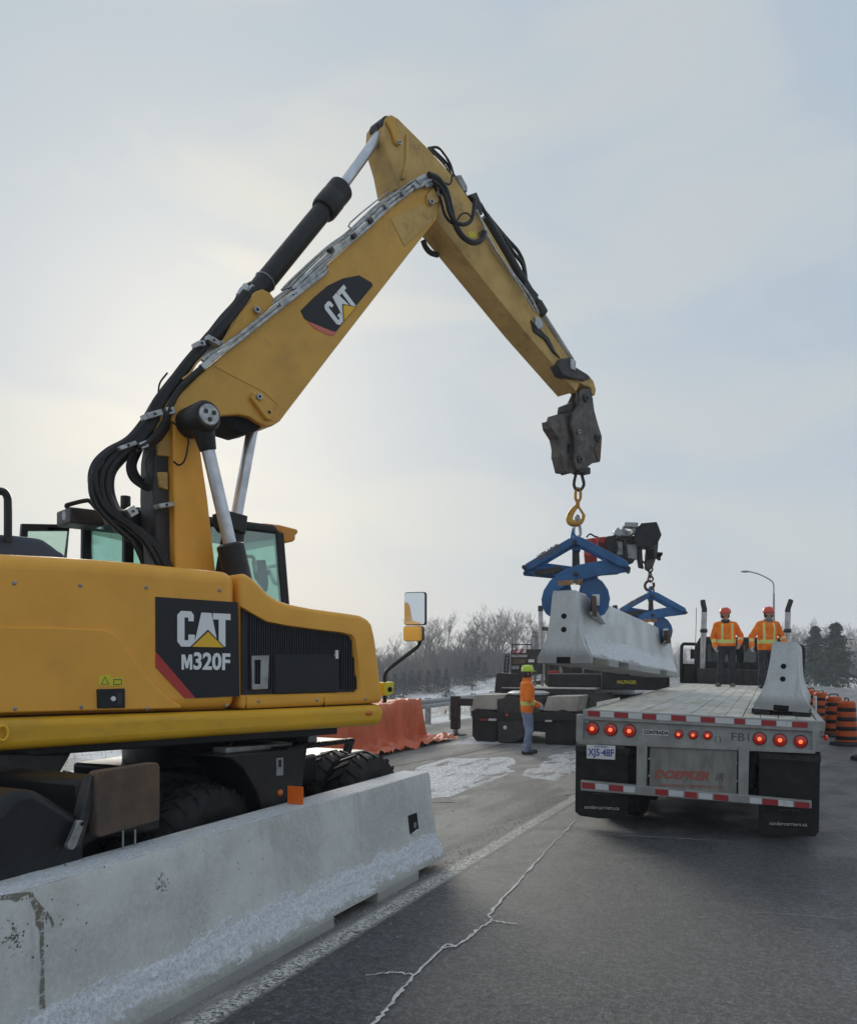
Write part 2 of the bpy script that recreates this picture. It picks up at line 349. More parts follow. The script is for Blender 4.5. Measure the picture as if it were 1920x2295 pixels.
def asphalt(N, b, nt):
    tcn = N('ShaderNodeTexCoord'); v = tcn.outputs['Object']
    mp = N('ShaderNodeMapping', {0: v, 'Scale': (1.0, 0.16, 1.0)})
    grain, graw = noise_n(N, v, 62, 4, 0.8, 0.38, 0.64); coarse, _ = noise_n(N, v, 19, 4, 0.85, 0.42, 0.58)
    spk = N('ShaderNodeTexVoronoi', {'Vector': v, 'Scale': 40.0}); sp1 = N('ShaderNodeMapRange', {0: spk.outputs['Distance'], 'From Min': 0.12, 'From Max': 0.22, 'To Min': 1.0, 'To Max': 0.0}); spn, _ = noise_n(N, v, 13, 3, 0.7, 0.50, 0.62); spm = N('ShaderNodeMath', {0: sp1.outputs[0], 1: spn}, operation='MULTIPLY')
    stone = N('ShaderNodeTexVoronoi', {'Vector': v, 'Scale': 85.0})
    st = N('ShaderNodeMapRange', {0: stone.outputs['Color'], 'From Min': 0.72, 'From Max': 0.9})
    patch, _ = noise_n(N, v, 0.9, 5, 0.6, 0.38, 0.66, 0.4)
    track, _ = noise_n(N, mp.outputs[0], 1.1, 4, 0.55, 0.36, 0.64)
    salt, _ = noise_n(N, v, 2.6, 8, 0.72, 0.55, 0.80)
    c = mixc(N, grain, (0.034, 0.036, 0.041), (0.25, 0.256, 0.266))
    c = mixc(N, st.outputs[0], c, (0.23, 0.235, 0.245))
    c = mixc(N, coarse, mixc(N, 0.7, c, (0.018, 0.019, 0.022)), c); c = mixc(N, spm.outputs[0], c, (0.45, 0.45, 0.455))
    c = mixc(N, patch, c, mixc(N, 0.36, c, (0.03, 0.031, 0.035)))
    k = N('ShaderNodeMath', {0: salt, 1: 0.32}, operation='MULTIPLY')
    c = mixc(N, k.outputs[0], c, (0.22, 0.22, 0.23))
    nt.links.new(c, b.inputs['Base Color'])
    r = N('ShaderNodeMapRange', {0: track, 'To Min': 0.34, 'To Max': 0.62}); r2 = N('ShaderNodeMath', {0: r.outputs[0], 1: grain}, operation='MULTIPLY_ADD'); 
    r2.inputs[1].default_value = 1.0; nt.links.new(patch, r2.inputs[2])
    r3 = N('ShaderNodeMapRange', {0: r2.outputs[0], 'From Min': 0.3, 'From Max': 1.6, 'To Min': 0.28, 'To Max': 0.62})
    nt.links.new(r3.outputs[0], b.inputs['Roughness'])
    bp = N('ShaderNodeBump', {'Height': graw, 'Strength': 1.0, 'Distance': 0.02}); nt.links.new(bp.outputs[0], b.inputs['Normal'])
def shoulder(N, b, nt):
    tcn = N('ShaderNodeTexCoord'); v = tcn.outputs['Object']
    mp = N('ShaderNodeMapping', {0: v, 'Scale': (1.0, 0.28, 1.0)})
    grain, graw = noise_n(N, v, 60, 4, 0.75, 0.35, 0.7); p, _ = noise_n(N, mp.outputs[0], 1.6, 6, 0.65, 0.40, 0.62, 0.3)
    dk, _ = noise_n(N, v, 4.5, 6, 0.7, 0.56, 0.70); s, _ = noise_n(N, mp.outputs[0], 3.2, 7, 0.7, 0.58, 0.72)
    c = mixc(N, p, (0.17, 0.162, 0.152), (0.33, 0.318, 0.30)); c = mixc(N, grain, mixc(N, 0.5, c, (0.12, 0.115, 0.11)), c)
    c = mixc(N, dk, c, mixc(N, 0.6, c, (0.09, 0.085, 0.08)))
    k = N('ShaderNodeMath', {0: s, 1: 0.55}, operation='MULTIPLY'); c = mixc(N, k.outputs[0], c, (0.50, 0.50, 0.50))
    nt.links.new(c, b.inputs['Base Color']); b.inputs['Roughness'].default_value = 0.75
    bp = N('ShaderNodeBump', {'Height': graw, 'Strength': 0.6, 'Distance': 0.012}); nt.links.new(bp.outputs[0], b.inputs['Normal'])
def field(N, b, nt):
    tcn = N('ShaderNodeTexCoord'); v = tcn.outputs['Object']; mp = N('ShaderNodeMapping', {0: v, 'Scale': (1.0, 1.0, 1.0)})
    a, _ = noise_n(N, mp.outputs[0], 0.16, 8, 0.7, 0.42, 0.56); g, raw = noise_n(N, v, 2.4, 6, 0.75, 0.40, 0.66)
    c = mixc(N, g, (0.20, 0.165, 0.12), (0.34, 0.31, 0.26)); c = mixc(N, a, c, (0.70, 0.72, 0.75)); c = mixc(N, 0.35, c, mixc(N, g, (0.42, 0.41, 0.40), (0.72, 0.74, 0.77)))
    nt.links.new(c, b.inputs['Base Color']); b.inputs['Roughness'].default_value = 0.9
    bp = N('ShaderNodeBump', {'Height': raw, 'Strength': 0.5, 'Distance': 0.1}); nt.links.new(bp.outputs[0], b.inputs['Normal'])
def worn_paint(N, b, nt):
    tcn = N('ShaderNodeTexCoord'); v = tcn.outputs['Object']
    w, raw = noise_n(N, v, 26, 5, 0.75, 0.34, 0.56); l, _ = noise_n(N, v, 2.2, 5, 0.6, 0.36, 0.66)
    c = mixc(N, w, (0.14, 0.14, 0.14), (0.46, 0.45, 0.425)); c = mixc(N, l, c, mixc(N, 0.5, c, (0.15, 0.148, 0.145)))
    nt.links.new(c, b.inputs['Base Color']); b.inputs['Roughness'].default_value = 0.7
    bp = N('ShaderNodeBump', {'Height': raw, 'Strength': 0.5, 'Distance': 0.01}); nt.links.new(bp.outputs[0], b.inputs['Normal'])
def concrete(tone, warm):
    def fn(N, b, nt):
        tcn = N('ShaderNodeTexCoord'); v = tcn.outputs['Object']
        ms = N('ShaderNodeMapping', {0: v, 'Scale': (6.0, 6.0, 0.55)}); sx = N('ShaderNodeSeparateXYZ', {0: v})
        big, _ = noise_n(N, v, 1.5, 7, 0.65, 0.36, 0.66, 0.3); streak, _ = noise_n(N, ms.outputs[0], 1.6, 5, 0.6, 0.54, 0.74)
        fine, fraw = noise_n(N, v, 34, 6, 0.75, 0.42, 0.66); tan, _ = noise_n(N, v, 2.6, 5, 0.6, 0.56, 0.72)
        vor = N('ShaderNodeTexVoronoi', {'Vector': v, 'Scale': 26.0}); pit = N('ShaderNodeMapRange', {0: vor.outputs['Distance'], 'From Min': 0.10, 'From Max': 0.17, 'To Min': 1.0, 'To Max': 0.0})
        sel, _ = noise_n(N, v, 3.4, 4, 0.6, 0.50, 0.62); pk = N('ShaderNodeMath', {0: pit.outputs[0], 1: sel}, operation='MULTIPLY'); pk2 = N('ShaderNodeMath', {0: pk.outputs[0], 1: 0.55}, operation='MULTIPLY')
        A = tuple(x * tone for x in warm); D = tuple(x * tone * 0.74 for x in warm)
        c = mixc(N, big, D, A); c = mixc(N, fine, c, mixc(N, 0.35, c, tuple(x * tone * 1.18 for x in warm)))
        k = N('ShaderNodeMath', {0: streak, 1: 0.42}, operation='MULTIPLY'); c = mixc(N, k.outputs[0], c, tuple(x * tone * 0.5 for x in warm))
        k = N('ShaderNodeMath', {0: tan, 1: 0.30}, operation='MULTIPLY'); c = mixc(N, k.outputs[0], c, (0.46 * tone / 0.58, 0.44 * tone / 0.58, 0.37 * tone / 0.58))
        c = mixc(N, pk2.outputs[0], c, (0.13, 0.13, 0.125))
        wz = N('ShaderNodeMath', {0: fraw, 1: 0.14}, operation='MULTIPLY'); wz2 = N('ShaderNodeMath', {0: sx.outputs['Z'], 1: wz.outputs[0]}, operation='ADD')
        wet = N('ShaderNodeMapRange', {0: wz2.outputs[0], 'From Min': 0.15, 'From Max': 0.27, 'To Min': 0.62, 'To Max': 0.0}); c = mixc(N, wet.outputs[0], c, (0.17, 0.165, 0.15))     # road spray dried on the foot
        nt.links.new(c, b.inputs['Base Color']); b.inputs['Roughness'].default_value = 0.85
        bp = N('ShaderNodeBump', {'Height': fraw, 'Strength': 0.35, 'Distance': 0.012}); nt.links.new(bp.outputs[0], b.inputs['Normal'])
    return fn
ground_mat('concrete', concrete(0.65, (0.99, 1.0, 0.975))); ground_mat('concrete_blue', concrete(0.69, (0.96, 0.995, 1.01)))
def film(edge, core, lo, hi, stretch, streak, t_mid=None, half=0.1):
    """A thin broken film (worn paint, ice, frost): the surface below shows through its gaps."""
    def fn(N, b, nt):
        tcn = N('ShaderNodeTexCoord'); mp0 = N('ShaderNodeMapping', {0: tcn.outputs['Object'], 'Rotation': (0, 0, R(24.0))}); v = mp0.outputs[0]
        ms = N('ShaderNodeMapping', {0: v, 'Scale': stretch}); a, raw = noise_n(N, ms.outputs[0], streak, 8, 0.72, lo, hi, 0.2); g, graw = noise_n(N, v, 48, 5, 0.8, 0.36, 0.62)
        nt.links.new(mixc(N, g, edge, core), b.inputs['Base Color']); b.inputs['Roughness'].default_value = 0.7
        cov = N('ShaderNodeMath', {0: a, 1: g}, operation='MULTIPLY_ADD'); cov.inputs[1].default_value = 1.0
        gs = N('ShaderNodeMath', {0: g, 1: 0.5}, operation='MULTIPLY'); nt.links.new(gs.outputs[0], cov.inputs[2])
        f = N('ShaderNodeMapRange', {0: cov.outputs[0], 'From Min': 0.35, 'From Max': 0.75}).outputs[0]
        if t_mid is not None:
            sx = N('ShaderNodeSeparateXYZ', {0: v}); d = N('ShaderNodeMath', {0: sx.outputs['X'], 1: -t_mid}, operation='ADD'); d2 = N('ShaderNodeMath', {0: d.outputs[0]}, operation='ABSOLUTE')
            jit = N('ShaderNodeMath', {0: graw, 1: 0.10}, operation='MULTIPLY'); d3 = N('ShaderNodeMath', {0: d2.outputs[0], 1: jit.outputs[0]}, operation='ADD')
            e = N('ShaderNodeMapRange', {0: d3.outputs[0], 'From Min': half + 0.02, 'From Max': half + 0.085, 'To Min': 1.0, 'To Max': 0.0}).outputs[0]; m2 = N('ShaderNodeMath', {0: f, 1: e}, operation='MULTIPLY'); f = m2.outputs[0]
        tr_ = N('ShaderNodeBsdfTransparent'); mx = N('ShaderNodeMixShader', {0: f, 1: tr_.outputs[0], 2: b.outputs[0]}); out = next(n for n in nt.nodes if n.type == 'OUTPUT_MATERIAL'); nt.links.new(mx.outputs[0], out.inputs[0])
        bp = N('ShaderNodeBump', {'Height': graw, 'Strength': 0.4, 'Distance': 0.01}); nt.links.new(bp.outputs[0], b.inputs['Normal'])
    return fn
ground_mat('edge_paint', film((0.20, 0.195, 0.185), (0.70, 0.68, 0.63), 0.14, 0.36, (1, 0.5, 1), 5.0, -3.04, 0.085))
ground_mat('ice', film((0.50, 0.51, 0.53), (0.80, 0.82, 0.86), 0.36, 0.52, (1.6, 0.35, 1), 2.0)); ground_mat('thin_ice', film((0.48, 0.48, 0.49), (0.74, 0.75, 0.77), 0.42, 0.53, (1.2, 0.55, 1), 2.6))
ground_mat('stain_film', film((0.12, 0.105, 0.08), (0.22, 0.20, 0.155), 0.22, 0.46, (1, 1, 0.5), 9.0))
def frost(N, b, nt):
    tcn = N('ShaderNodeTexCoord'); v = tcn.outputs['Object']; a, raw = noise_n(N, v, 46, 6, 0.8, 0.40, 0.58); g, _ = noise_n(N, v, 12, 5, 0.7, 0.36, 0.66); d, _ = noise_n(N, v, 95, 3, 0.8, 0.56, 0.66)
    c = mixc(N, a, (0.60, 0.62, 0.65), (0.84, 0.88, 0.95)); c = mixc(N, g, mixc(N, 0.25, c, (0.50, 0.51, 0.52)), c); c = mixc(N, d, c, (0.34, 0.34, 0.34)); nt.links.new(c, b.inputs['Base Color']); b.inputs['Roughness'].default_value = 0.8
    bp = N('ShaderNodeBump', {'Height': raw, 'Strength': 0.9, 'Distance': 0.012}); nt.links.new(bp.outputs[0], b.inputs['Normal'])
ground_mat('snow', frost)
ground_mat('asphalt', asphalt); ground_mat('shoulder', shoulder); ground_mat('field', field); ground_mat('worn_paint', worn_paint)

def bend(s): return -0.0055 * max(0.0, s - 34.0) ** 2        # the road swings left beyond the trucks
def terrain_z(t, s):
    t = t - max(bend(s), -60.0) if s > 34 else t
    def sm(x): x = max(0.0, min(1.0, x)); return x * x * (3 - 2 * x)
    if t < 0: z = -2.6 * sm((-t - 11.0) / 14.0)
    else: z = -1.9 * sm((t - 9.5) / 14.0) + 3.6 * sm((t - 40) / 120.0)
    far = sm((abs(t) - 15) / 30.0)
    return z + far * (noise.noise(Vector((t * 0.02, s * 0.02, 3.1))) * 0.9 + noise.noise(Vector((t * 0.11, s * 0.11, 8.0))) * 0.25) - 0.012
ts = sorted(set([-2500, -1500, -900, -600, -420, -300] + list(range(-220, -40, 12)) + list(range(-40, -8, 3)) + [-9, 0, 9] + list(range(12, 44, 3)) + list(range(44, 240, 12)) + [320, 450, 650, 1000, 1600, 2500]))
ss = list(range(-60, 60, 10)) + list(range(60, 280, 12)) + [300, 360, 440, 560, 750, 1000, 1500, 2200, 3500]
g = MB(); nt_ = len(ts)
g.add([road_pt(t, s, terrain_z(t, s)) for s in ss for t in ts],
      [(j * nt_ + i, j * nt_ + i + 1, (j + 1) * nt_ + i + 1, (j + 1) * nt_ + i) for j in range(len(ss) - 1) for i in range(nt_ - 1)])
tag(g.build('ground', 'field', smooth=60, recalc=False), kind='structure')

def strip(name, m, t0, t1, s0, s1, z, kind='structure'):
    o = MB().add([(t0, s0, z), (t1, s0, z), (t1, s1, z), (t0, s1, z)], [(0, 1, 2, 3)]).build(name, m, smooth=0, recalc=False)
    o.rotation_euler = ROAD.eul; return tag(o, kind=kind)
def lane(name, m, t0, t1, z):
    S = list(range(-20, 40, 10)) + list(range(40, 200, 6)); mb = MB()
    mb.add([(t + bend(s), s, z) for s in S for t in (t0, t1)], [(2 * i, 2 * i + 1, 2 * i + 3, 2 * i + 2) for i in range(len(S) - 1)])
    o = mb.build(name, m, smooth=0, recalc=False); o.rotation_euler = ROAD.eul; return tag(o, kind='structure')
lane('road', 'asphalt', -3.02, 8.0, 0.004)
lane('shoulder', 'shoulder', -10.5, -3.02, 0.003)

def ribbon(name, m, path, widths, z, seed, jit=0.45):
    rnd = random.Random(seed); v = []; f = []
    for i, p in enumerate(path):
        a = path[max(i - 1, 0)]; b_ = path[min(i + 1, len(path) - 1)]
        d = Vector((b_[0] - a[0], b_[1] - a[1], 0)).normalized(); n = Vector((-d.y, d.x, 0)); w = widths(i / (len(path) - 1))
        c = Vector((p[0], p[1], z)); v += [c - n * w * (0.5 + rnd.uniform(-0.5, 0.5) * jit), c + n * w * (0.5 + rnd.uniform(-0.5, 0.5) * jit)]
        if i: k = 2 * i; f.append((k - 2, k - 1, k + 1, k))
    return MB().add(v, f).build(name, m, smooth=0, recalc=False)
# faded edge line
pth = [ROAD.M @ Vector((-3.04 + 0.02 * math.sin(s * 0.7), s, 0)) for s in [x * 0.05 for x in range(-70, 1450)]]
tag(ribbon('edge_line', 'edge_paint', pth, lambda u: 0.36, 0.009, 3, 0.05), kind='structure')
# salt-filled crack with its elbow and branches
def jag(pix, n, amp, seed):
    rnd = random.Random(seed); P = [ground_at(*p) for p in pix]; out = []
    for a, b_ in zip(P, P[1:]):
        d = (b_ - a); nn = Vector((-d.y, d.x, 0)).normalized()
        for k in range(n): out.append(a + d * k / n + nn * rnd.uniform(-amp, amp) * (1 if k else 0.3))
    return out + [P[-1]]
crack = jag([(780, 2380), (845, 2290), (885, 2240), (925, 2190), (1003, 2118), (1018, 2124), (1045, 2108), (1075, 2082), (1102, 2066), (1095, 2052), (1140, 2000), (1190, 1945), (1240, 1890), (1292, 1838)], 9, 0.008, 5)
tag(ribbon('pavement_crack', 'salt', crack, lambda u: (0.034 - 0.010 * u) * (0.55 + 0.9 * abs(noise.noise(Vector((u * 40, 1, 0))))), 0.010, 6, 0.9), kind='structure')
for i, pix in enumerate([[(1102, 2066), (1128, 2070), (1160, 2074)], [(1018, 2124), (985, 2128)], [(925, 2188), (880, 2182), (820, 2188)], [(1340, 1872), (1480, 1878), (1640, 1888)], [(1560, 2060), (1700, 2048), (1900, 2062)]]):
    tag(ribbon('hairline_crack', 'salt' if i < 3 else 'worn_paint', jag(pix, 8, 0.015, 20 + i), lambda u: 0.016 if i < 4 else 0.008, 0.011, 30 + i), kind='structure')
# ice and packed snow lying on the shoulder
def ice_patch(outline, seed, cover=0.5, step=0.11):
    P = [ground_at(*p) for p in outline]; L = [ROAD.local(p) for p in P]
    x0, x1 = min(p.x for p in L), max(p.x for p in L); y0, y1 = min(p.y for p in L), max(p.y for p in L)
    def inside(x, y):
        c = False; j = len(L) - 1; dm = 9
        for i in range(len(L)):
            a, b_ = L[i], L[j]
            if (a.y > y) != (b_.y > y) and x < (b_.x - a.x) * (y - a.y) / (b_.y - a.y) + a.x: c = not c
            e = b_ - a; t = max(0, min(1, ((x - a.x) * e.x + (y - a.y) * e.y) / max(1e-6, e.x ** 2 + e.y ** 2)))
            dm = min(dm, math.hypot(x - a.x - e.x * t, y - a.y - e.y * t)); j = i
        return dm if c else -dm
    nx = int((x1 - x0) / step) + 3; ny = int((y1 - y0) / (step * 1.6)) + 3; m = MB(); hs = []
    for j in range(ny):
        for i in range(nx):
            x = x0 + (i - 1) * step; y = y0 + (j - 1) * step * 1.6
            nz = noise.fractal(Vector((x * 1.3, y * 0.45, seed)), 1.0, 2.0, 4)
            hs.append((x, y, min(0.25, inside(x, y) * 0.9) + nz * 0.30 - 0.16 + cover * 0.3))
    m.add([ROAD.M @ Vector((x, y, 0.004 + max(-0.006, min(h, 0.3) * 0.03))) for (x, y, h) in hs],
          [(j * nx + i, j * nx + i + 1, (j + 1) * nx + i + 1, (j + 1) * nx + i) for j in range(ny - 1) for i in range(nx - 1)
           if max(hs[j * nx + i][2], hs[j * nx + i + 1][2], hs[(j + 1) * nx + i][2], hs[(j + 1) * nx + i + 1][2]) > 0])
    return m
tag(ice_patch([(950, 1790), (955, 1722), (1010, 1702), (1130, 1698), (1165, 1708), (1090, 1748), (1000, 1785)], 1.0, 0.75).build('packed_snow', 'ice', smooth=60), 'packed snow strip on the shoulder beyond the end of the near barrier', 'snow', kind='stuff')
tag(ice_patch([(1200, 1745), (1195, 1720), (1240, 1696), (1300, 1682), (1300, 1722), (1250, 1748)], 4.0, 0.65).build('packed_snow', 'thin_ice', smooth=60), 'thin broken ice beside the flatbed trailer left rear corner', 'snow', kind='stuff')
tag(ice_patch([(1010, 1668), (1090, 1640), (1200, 1630), (1240, 1640), (1120, 1668)], 9.0, 0.3).build('packed_snow', 'ice', smooth=60), 'thin snow under the tail of the crane truck', 'snow', kind='stuff')
# dark sawn joints in the shoulder
for i, pix in enumerate([[(860, 1722), (960, 1704), (1040, 1690), (1130, 1668), (1180, 1655)], [(955, 1800), (1020, 1799)]]):
    tag(ribbon('shoulder_joint', 'hole', jag(pix, 8, 0.008, 50 + i), lambda u: 0.028, 0.006, 60 + i), kind='structure')

# loose grit on the shoulder and along the edge line
r = random.Random(31); mb = MB()
for i in range(5200):
    s_ = 3.0 + 26 * r.random() ** 1.6; t_ = -3.05 - abs(r.gauss(0, 0.16)) if i % 2 else r.uniform(-9.5, -3.0)
    c = road_pt(t_ + (r.uniform(0, 0.5) if i % 11 == 0 else 0), s_, 0.004); q = r.uniform(0.003, 0.011) * (1.5 if i % 17 == 0 else 1); a = r.uniform(0, 6.28)
    P = [c + Vector((math.cos(a + k * 2.09) * q, math.sin(a + k * 2.09) * q, 0)) for k in range(3)] + [c + Vector((0, 0, q * 0.9))]
    mb.add(P, [(0, 1, 3), (1, 2, 3), (2, 0, 3)])
mat('grit', (0.24, 0.23, 0.215), 0.9, col2=(0.42, 0.41, 0.40), scale=9)
tag(mb.build('grit', 'grit', smooth=0, recalc=False), 'loose grit scattered over the shoulder', 'grit', kind='stuff')

# ------------------------------------------------------------------ vegetation
def grow_tree(seed, h=10.0, spread=0.5, levels=5, lean=0.0):
    rnd = random.Random(seed); tr = MB(); cr = MB()
    def limb(p, d, L, r, lev):
        segs = 4 if lev < 2 else 3 if lev < 4 else 2; pts = [p]; rs = [r]; q = p.copy(); dd = d.copy()
        for k in range(segs):
            dd = (dd + Vector((rnd.uniform(-1, 1), rnd.uniform(-1, 1), rnd.uniform(-0.3, 0.7))) * (0.10 + 0.05 * lev)).normalized()
            q = q + dd * (L / segs); pts.append(q.copy()); rs.append(r * (1 - 0.55 * (k + 1) / segs))
        (tr if lev == 0 else cr).tube(pts, rs, 5 if lev < 2 else 3, caps=False)
        if lev >= levels: return
        n = (rnd.randint(6, 9) if lev == 0 else rnd.randint(3, 5) if lev < 3 else rnd.randint(2, 4))
        for k in range(n):
            u = rnd.uniform(0.35 if lev == 0 else 0.2, 1.0); i = min(int(u * segs), segs - 1); f = u * segs - i
            b0 = pts[i].lerp(pts[i + 1], f); br = rs[i] * (1 - f) + rs[i + 1] * f
            ax = Vector((rnd.uniform(-1, 1), rnd.uniform(-1, 1), rnd.uniform(-0.15, 0.5))).normalized()
            nd = (dd * (1 - spread) + ax * spread * 1.25 + Vector((0, 0, 0.25))).normalized()
            limb(b0, nd, L * rnd.uniform(0.42, 0.68), max(0.016, br * 0.62), lev + 1)
    limb(Vector((0, 0, -0.3)), Vector((lean, 0, 1)).normalized(), h * 0.52, h * 0.021, 0)
    top = max(v[2] for v in cr.v)
    k = h / top
    for m in (tr, cr): m.v = [(x * k, y * k, z * k) for (x, y, z) in m.v]
    return tr.mesh('trunk', 60, False), cr.mesh('crown', 60, False)
KINDS = [grow_tree(s, 10, sp, 5 if s % 4 == 3 else 4, ln) for s, sp, ln in ((11, 0.46, 0.0), (23, 0.56, 0.06), (37, 0.5, -0.07), (41, 0.62, 0.02), (59, 0.42, 0.04), (67, 0.52, -0.03))]
for a, b_ in KINDS: a.materials.append(M['bark']); b_.materials.append(M['bark'])
def bare_tree(px, base_py, Y, h, k, label, group, rot):
    p = sight(px, base_py, Y); q = ROAD.local(p); p.z = terrain_z(q.x, q.y) - 0.05
    t = thing('bare_tree', p, label, 'tree', rot, group=group)
    for nm, me in zip(('trunk', 'crown'), KINDS[k]):
        o = bpy.data.objects.new(nm, me); COL.objects.link(o); o.parent = t
    t.scale = (h / 10 * random.uniform(0.85, 1.15),) * 2 + (h / 10,)
    return t
rnd = random.Random(5)
LEFT = 'bare trees behind the snowy field left of the crane truck'
for i in range(40):                      # woodland edge left of the crane truck
    px = 640 + i * 15.4 + rnd.uniform(-8, 8); Y = rnd.uniform(104, 134)
    h = rnd.uniform(5.8, 10.4) * (1.0 if px > 900 else 0.9) * Y / 118
    bare_tree(px, 1556, Y, h, rnd.randrange(6), 'leafless grey tree in the wood edge behind the snowy field', LEFT, rnd.uniform(0, 6.28))
RIGHT = 'bare trees on the far right behind the conifers'
for i in range(19):
    px = 1768 + i * 9 + rnd.uniform(-5, 5); Y = rnd.uniform(135, 170)
    bare_tree(px, 1545, Y, rnd.uniform(7.5, 10.5) * Y / 140, rnd.randrange(6), 'leafless tree in the distant wood right of the loaded barrier', RIGHT, rnd.uniform(0, 6.28))
for i in range(6):
    px = 1496 + i * 9 + rnd.uniform(-3, 3); Y = rnd.uniform(190, 240)
    bare_tree(px, 1535, Y, rnd.uniform(6.5, 8.5) * Y / 210, rnd.randrange(6), 'leafless tree far off between the two trucks', 'bare trees far off between the trucks', rnd.uniform(0, 6.28))
def brush(px0, px1, Y0, Y1, h0, h1, n, seed, label, m='twig'):
    r = random.Random(seed); mb = MB()
    for i in range(n):
        p = sight(r.uniform(px0, px1), 1550, r.uniform(Y0, Y1)); q = ROAD.local(p); p.z = terrain_z(q.x, q.y) - 0.1
        h = r.uniform(h0, h1) * (0.8 + 0.35 * noise.noise(Vector((p.x * 0.12, p.y * 0.12, 1)))); a = Vector((r.uniform(-0.22, 0.22), r.uniform(-0.22, 0.22), 1))
        w = r.uniform(0.02, 0.045); e = p + a * h
        mb.tube([p, p + a * h * 0.5 + Vector((r.uniform(-.1, .1), 0, 0)), e], [w, w * 0.7, w * 0.3], 3, caps=False)
        for k in range(4):
            s = p + a * h * r.uniform(0.25, 0.9); d = Vector((r.uniform(-0.7, 0.7), r.uniform(-0.7, 0.7), r.uniform(0.4, 1))) * h * r.uniform(0.15, 0.35)
            mb.tube([s, s + d], [w * 0.6, w * 0.25], 3, caps=False)
    return tag(mb.build('brushwood', m, smooth=0, recalc=False), label, 'brush', kind='stuff')
brush(560, 1300, 104, 150, 2.2, 5.0, 8500, 3, 'dense grey brushwood under the bare trees left of the crane truck')
brush(1755, 1990, 140, 185, 2.5, 6.0, 2600, 4, 'dense grey brushwood behind the two conifers on the right')
brush(1480, 1560, 190, 250, 3.0, 6.0, 500, 8, 'far grey brushwood between the two trucks')

def conifer_mesh(seed, h, rad, dense=900, ragged=0.3, bare=0.14):
    r = random.Random(seed); cr = MB(); tk = MB()
    tk.tube([(0, 0, -0.3), (0.02, 0, h * 0.5), (0, 0.02, h * 0.97)], [h * 0.028, h * 0.017, 0.01], 7)
    for i in range(dense):
        u = r.random() ** 0.8; z = h * (bare + (1 - bare) * u); R0 = rad * (1 - u) ** 0.75 * (0.75 + 0.35 * math.sin(u * 31 + seed)) + 0.06
        R0 *= 1 + r.uniform(-ragged, ragged); a = r.uniform(0, 6.283); d = Vector((math.cos(a), math.sin(a), 0))
        p0 = Vector((0, 0, z + 0.05)); p1 = d * R0 + Vector((0, 0, z - R0 * r.uniform(0.05, 0.32)))
        if i % 4 == 0: tk.tube([p0, p1], [0.02, 0.006], 3, caps=False)
        for k in range(9):
            f = r.uniform(0.25, 1.0); c = p0.lerp(p1, f) + Vector((r.uniform(-1, 1), r.uniform(-1, 1), r.uniform(-1, 0.6))) * 0.11 * h / 7
            e = (d * r.uniform(0.2, 1) + Vector((r.uniform(-1, 1), r.uniform(-1, 1), r.uniform(-0.7, 0.3)))).normalized() * r.uniform(0.18, 0.42) * h / 7
            n = e.cross(Vector((r.uniform(-1, 1), r.uniform(-1, 1), r.uniform(-1, 1)))).normalized() * r.uniform(0.05, 0.10) * h / 7
            cr.add([c - n, c + e, c + n], [(0, 1, 2)])
    return tk.mesh('trunk', 60, False), cr.mesh('crown', 0, False)
def conifer(px, Y, me, sc, label, name, cat, mt, group=None, rot=0.0):
    p = sight(px, 1550, Y); q = ROAD.local(p); p.z = terrain_z(q.x, q.y) - 0.02
    t = thing(name, p, label, cat, rot, group=group); t.scale = (sc,) * 3
    for nm, m_, mm in zip(('trunk', 'crown'), me, ('bark_dark', mt)):
        if not m_.materials: m_.materials.append(M[mm])
        o = bpy.data.objects.new(nm, m_); COL.objects.link(o); o.parent = t
cA = conifer_mesh(3, 7.4, 2.6, 620, 0.5, 0.15); cB = conifer_mesh(9, 7.6, 3.1, 700, 0.55, 0.14)
conifer(1826, 92, cA, 1.0, 'dark green conifer nearer the loaded barrier, left of the pair', 'conifer_tree', 'tree', 'needle')
conifer(1872, 88, cB, 1.0, 'broad dark green conifer nearer the right edge of the picture', 'conifer_tree', 'tree', 'needle')
cS = [conifer_mesh(20 + i, 2.6, 1.0, 260, 0.5, 0.02) for i in range(3)]
for i, px in enumerate([868, 884, 903, 922, 938, 960, 980, 1000, 1044, 1058, 1072, 1086]):
    conifer(px, rnd.uniform(92, 104), cS[i % 3], rnd.uniform(0.85, 1.3), 'low dark evergreen shrub at the foot of the wood left of the crane truck', 'evergreen_shrub', 'shrub', 'needle_dark', 'evergreen shrubs at the edge of the snowy field', rnd.uniform(0, 6))
# dry grass tufts on the verge
r = random.Random(2); mb = MB()
for i in range(7000):
    t = -r.uniform(11.0, 40.0) if i % 3 else r.uniform(13, 45); s = r.uniform(14, 100); c = road_pt(t, s, terrain_z(t, s)); h = r.uniform(0.10, 0.42)
    d = Vector((r.uniform(-0.5, 0.5), r.uniform(-0.5, 0.5), 1)) * h; n = Vector((r.uniform(-1, 1), r.uniform(-1, 1), 0)).normalized() * 0.018
    mb.add([c - n, c + n, c + d], [(0, 1, 2)])
mat('dry_grass', (0.26, 0.21, 0.14), 0.9, col2=(0.36, 0.30, 0.22), scale=0.5)
tag(mb.build('dry_grass', 'dry_grass', smooth=0, recalc=False), 'dry winter grass standing out of the snow beside the road', 'grass', kind='stuff')
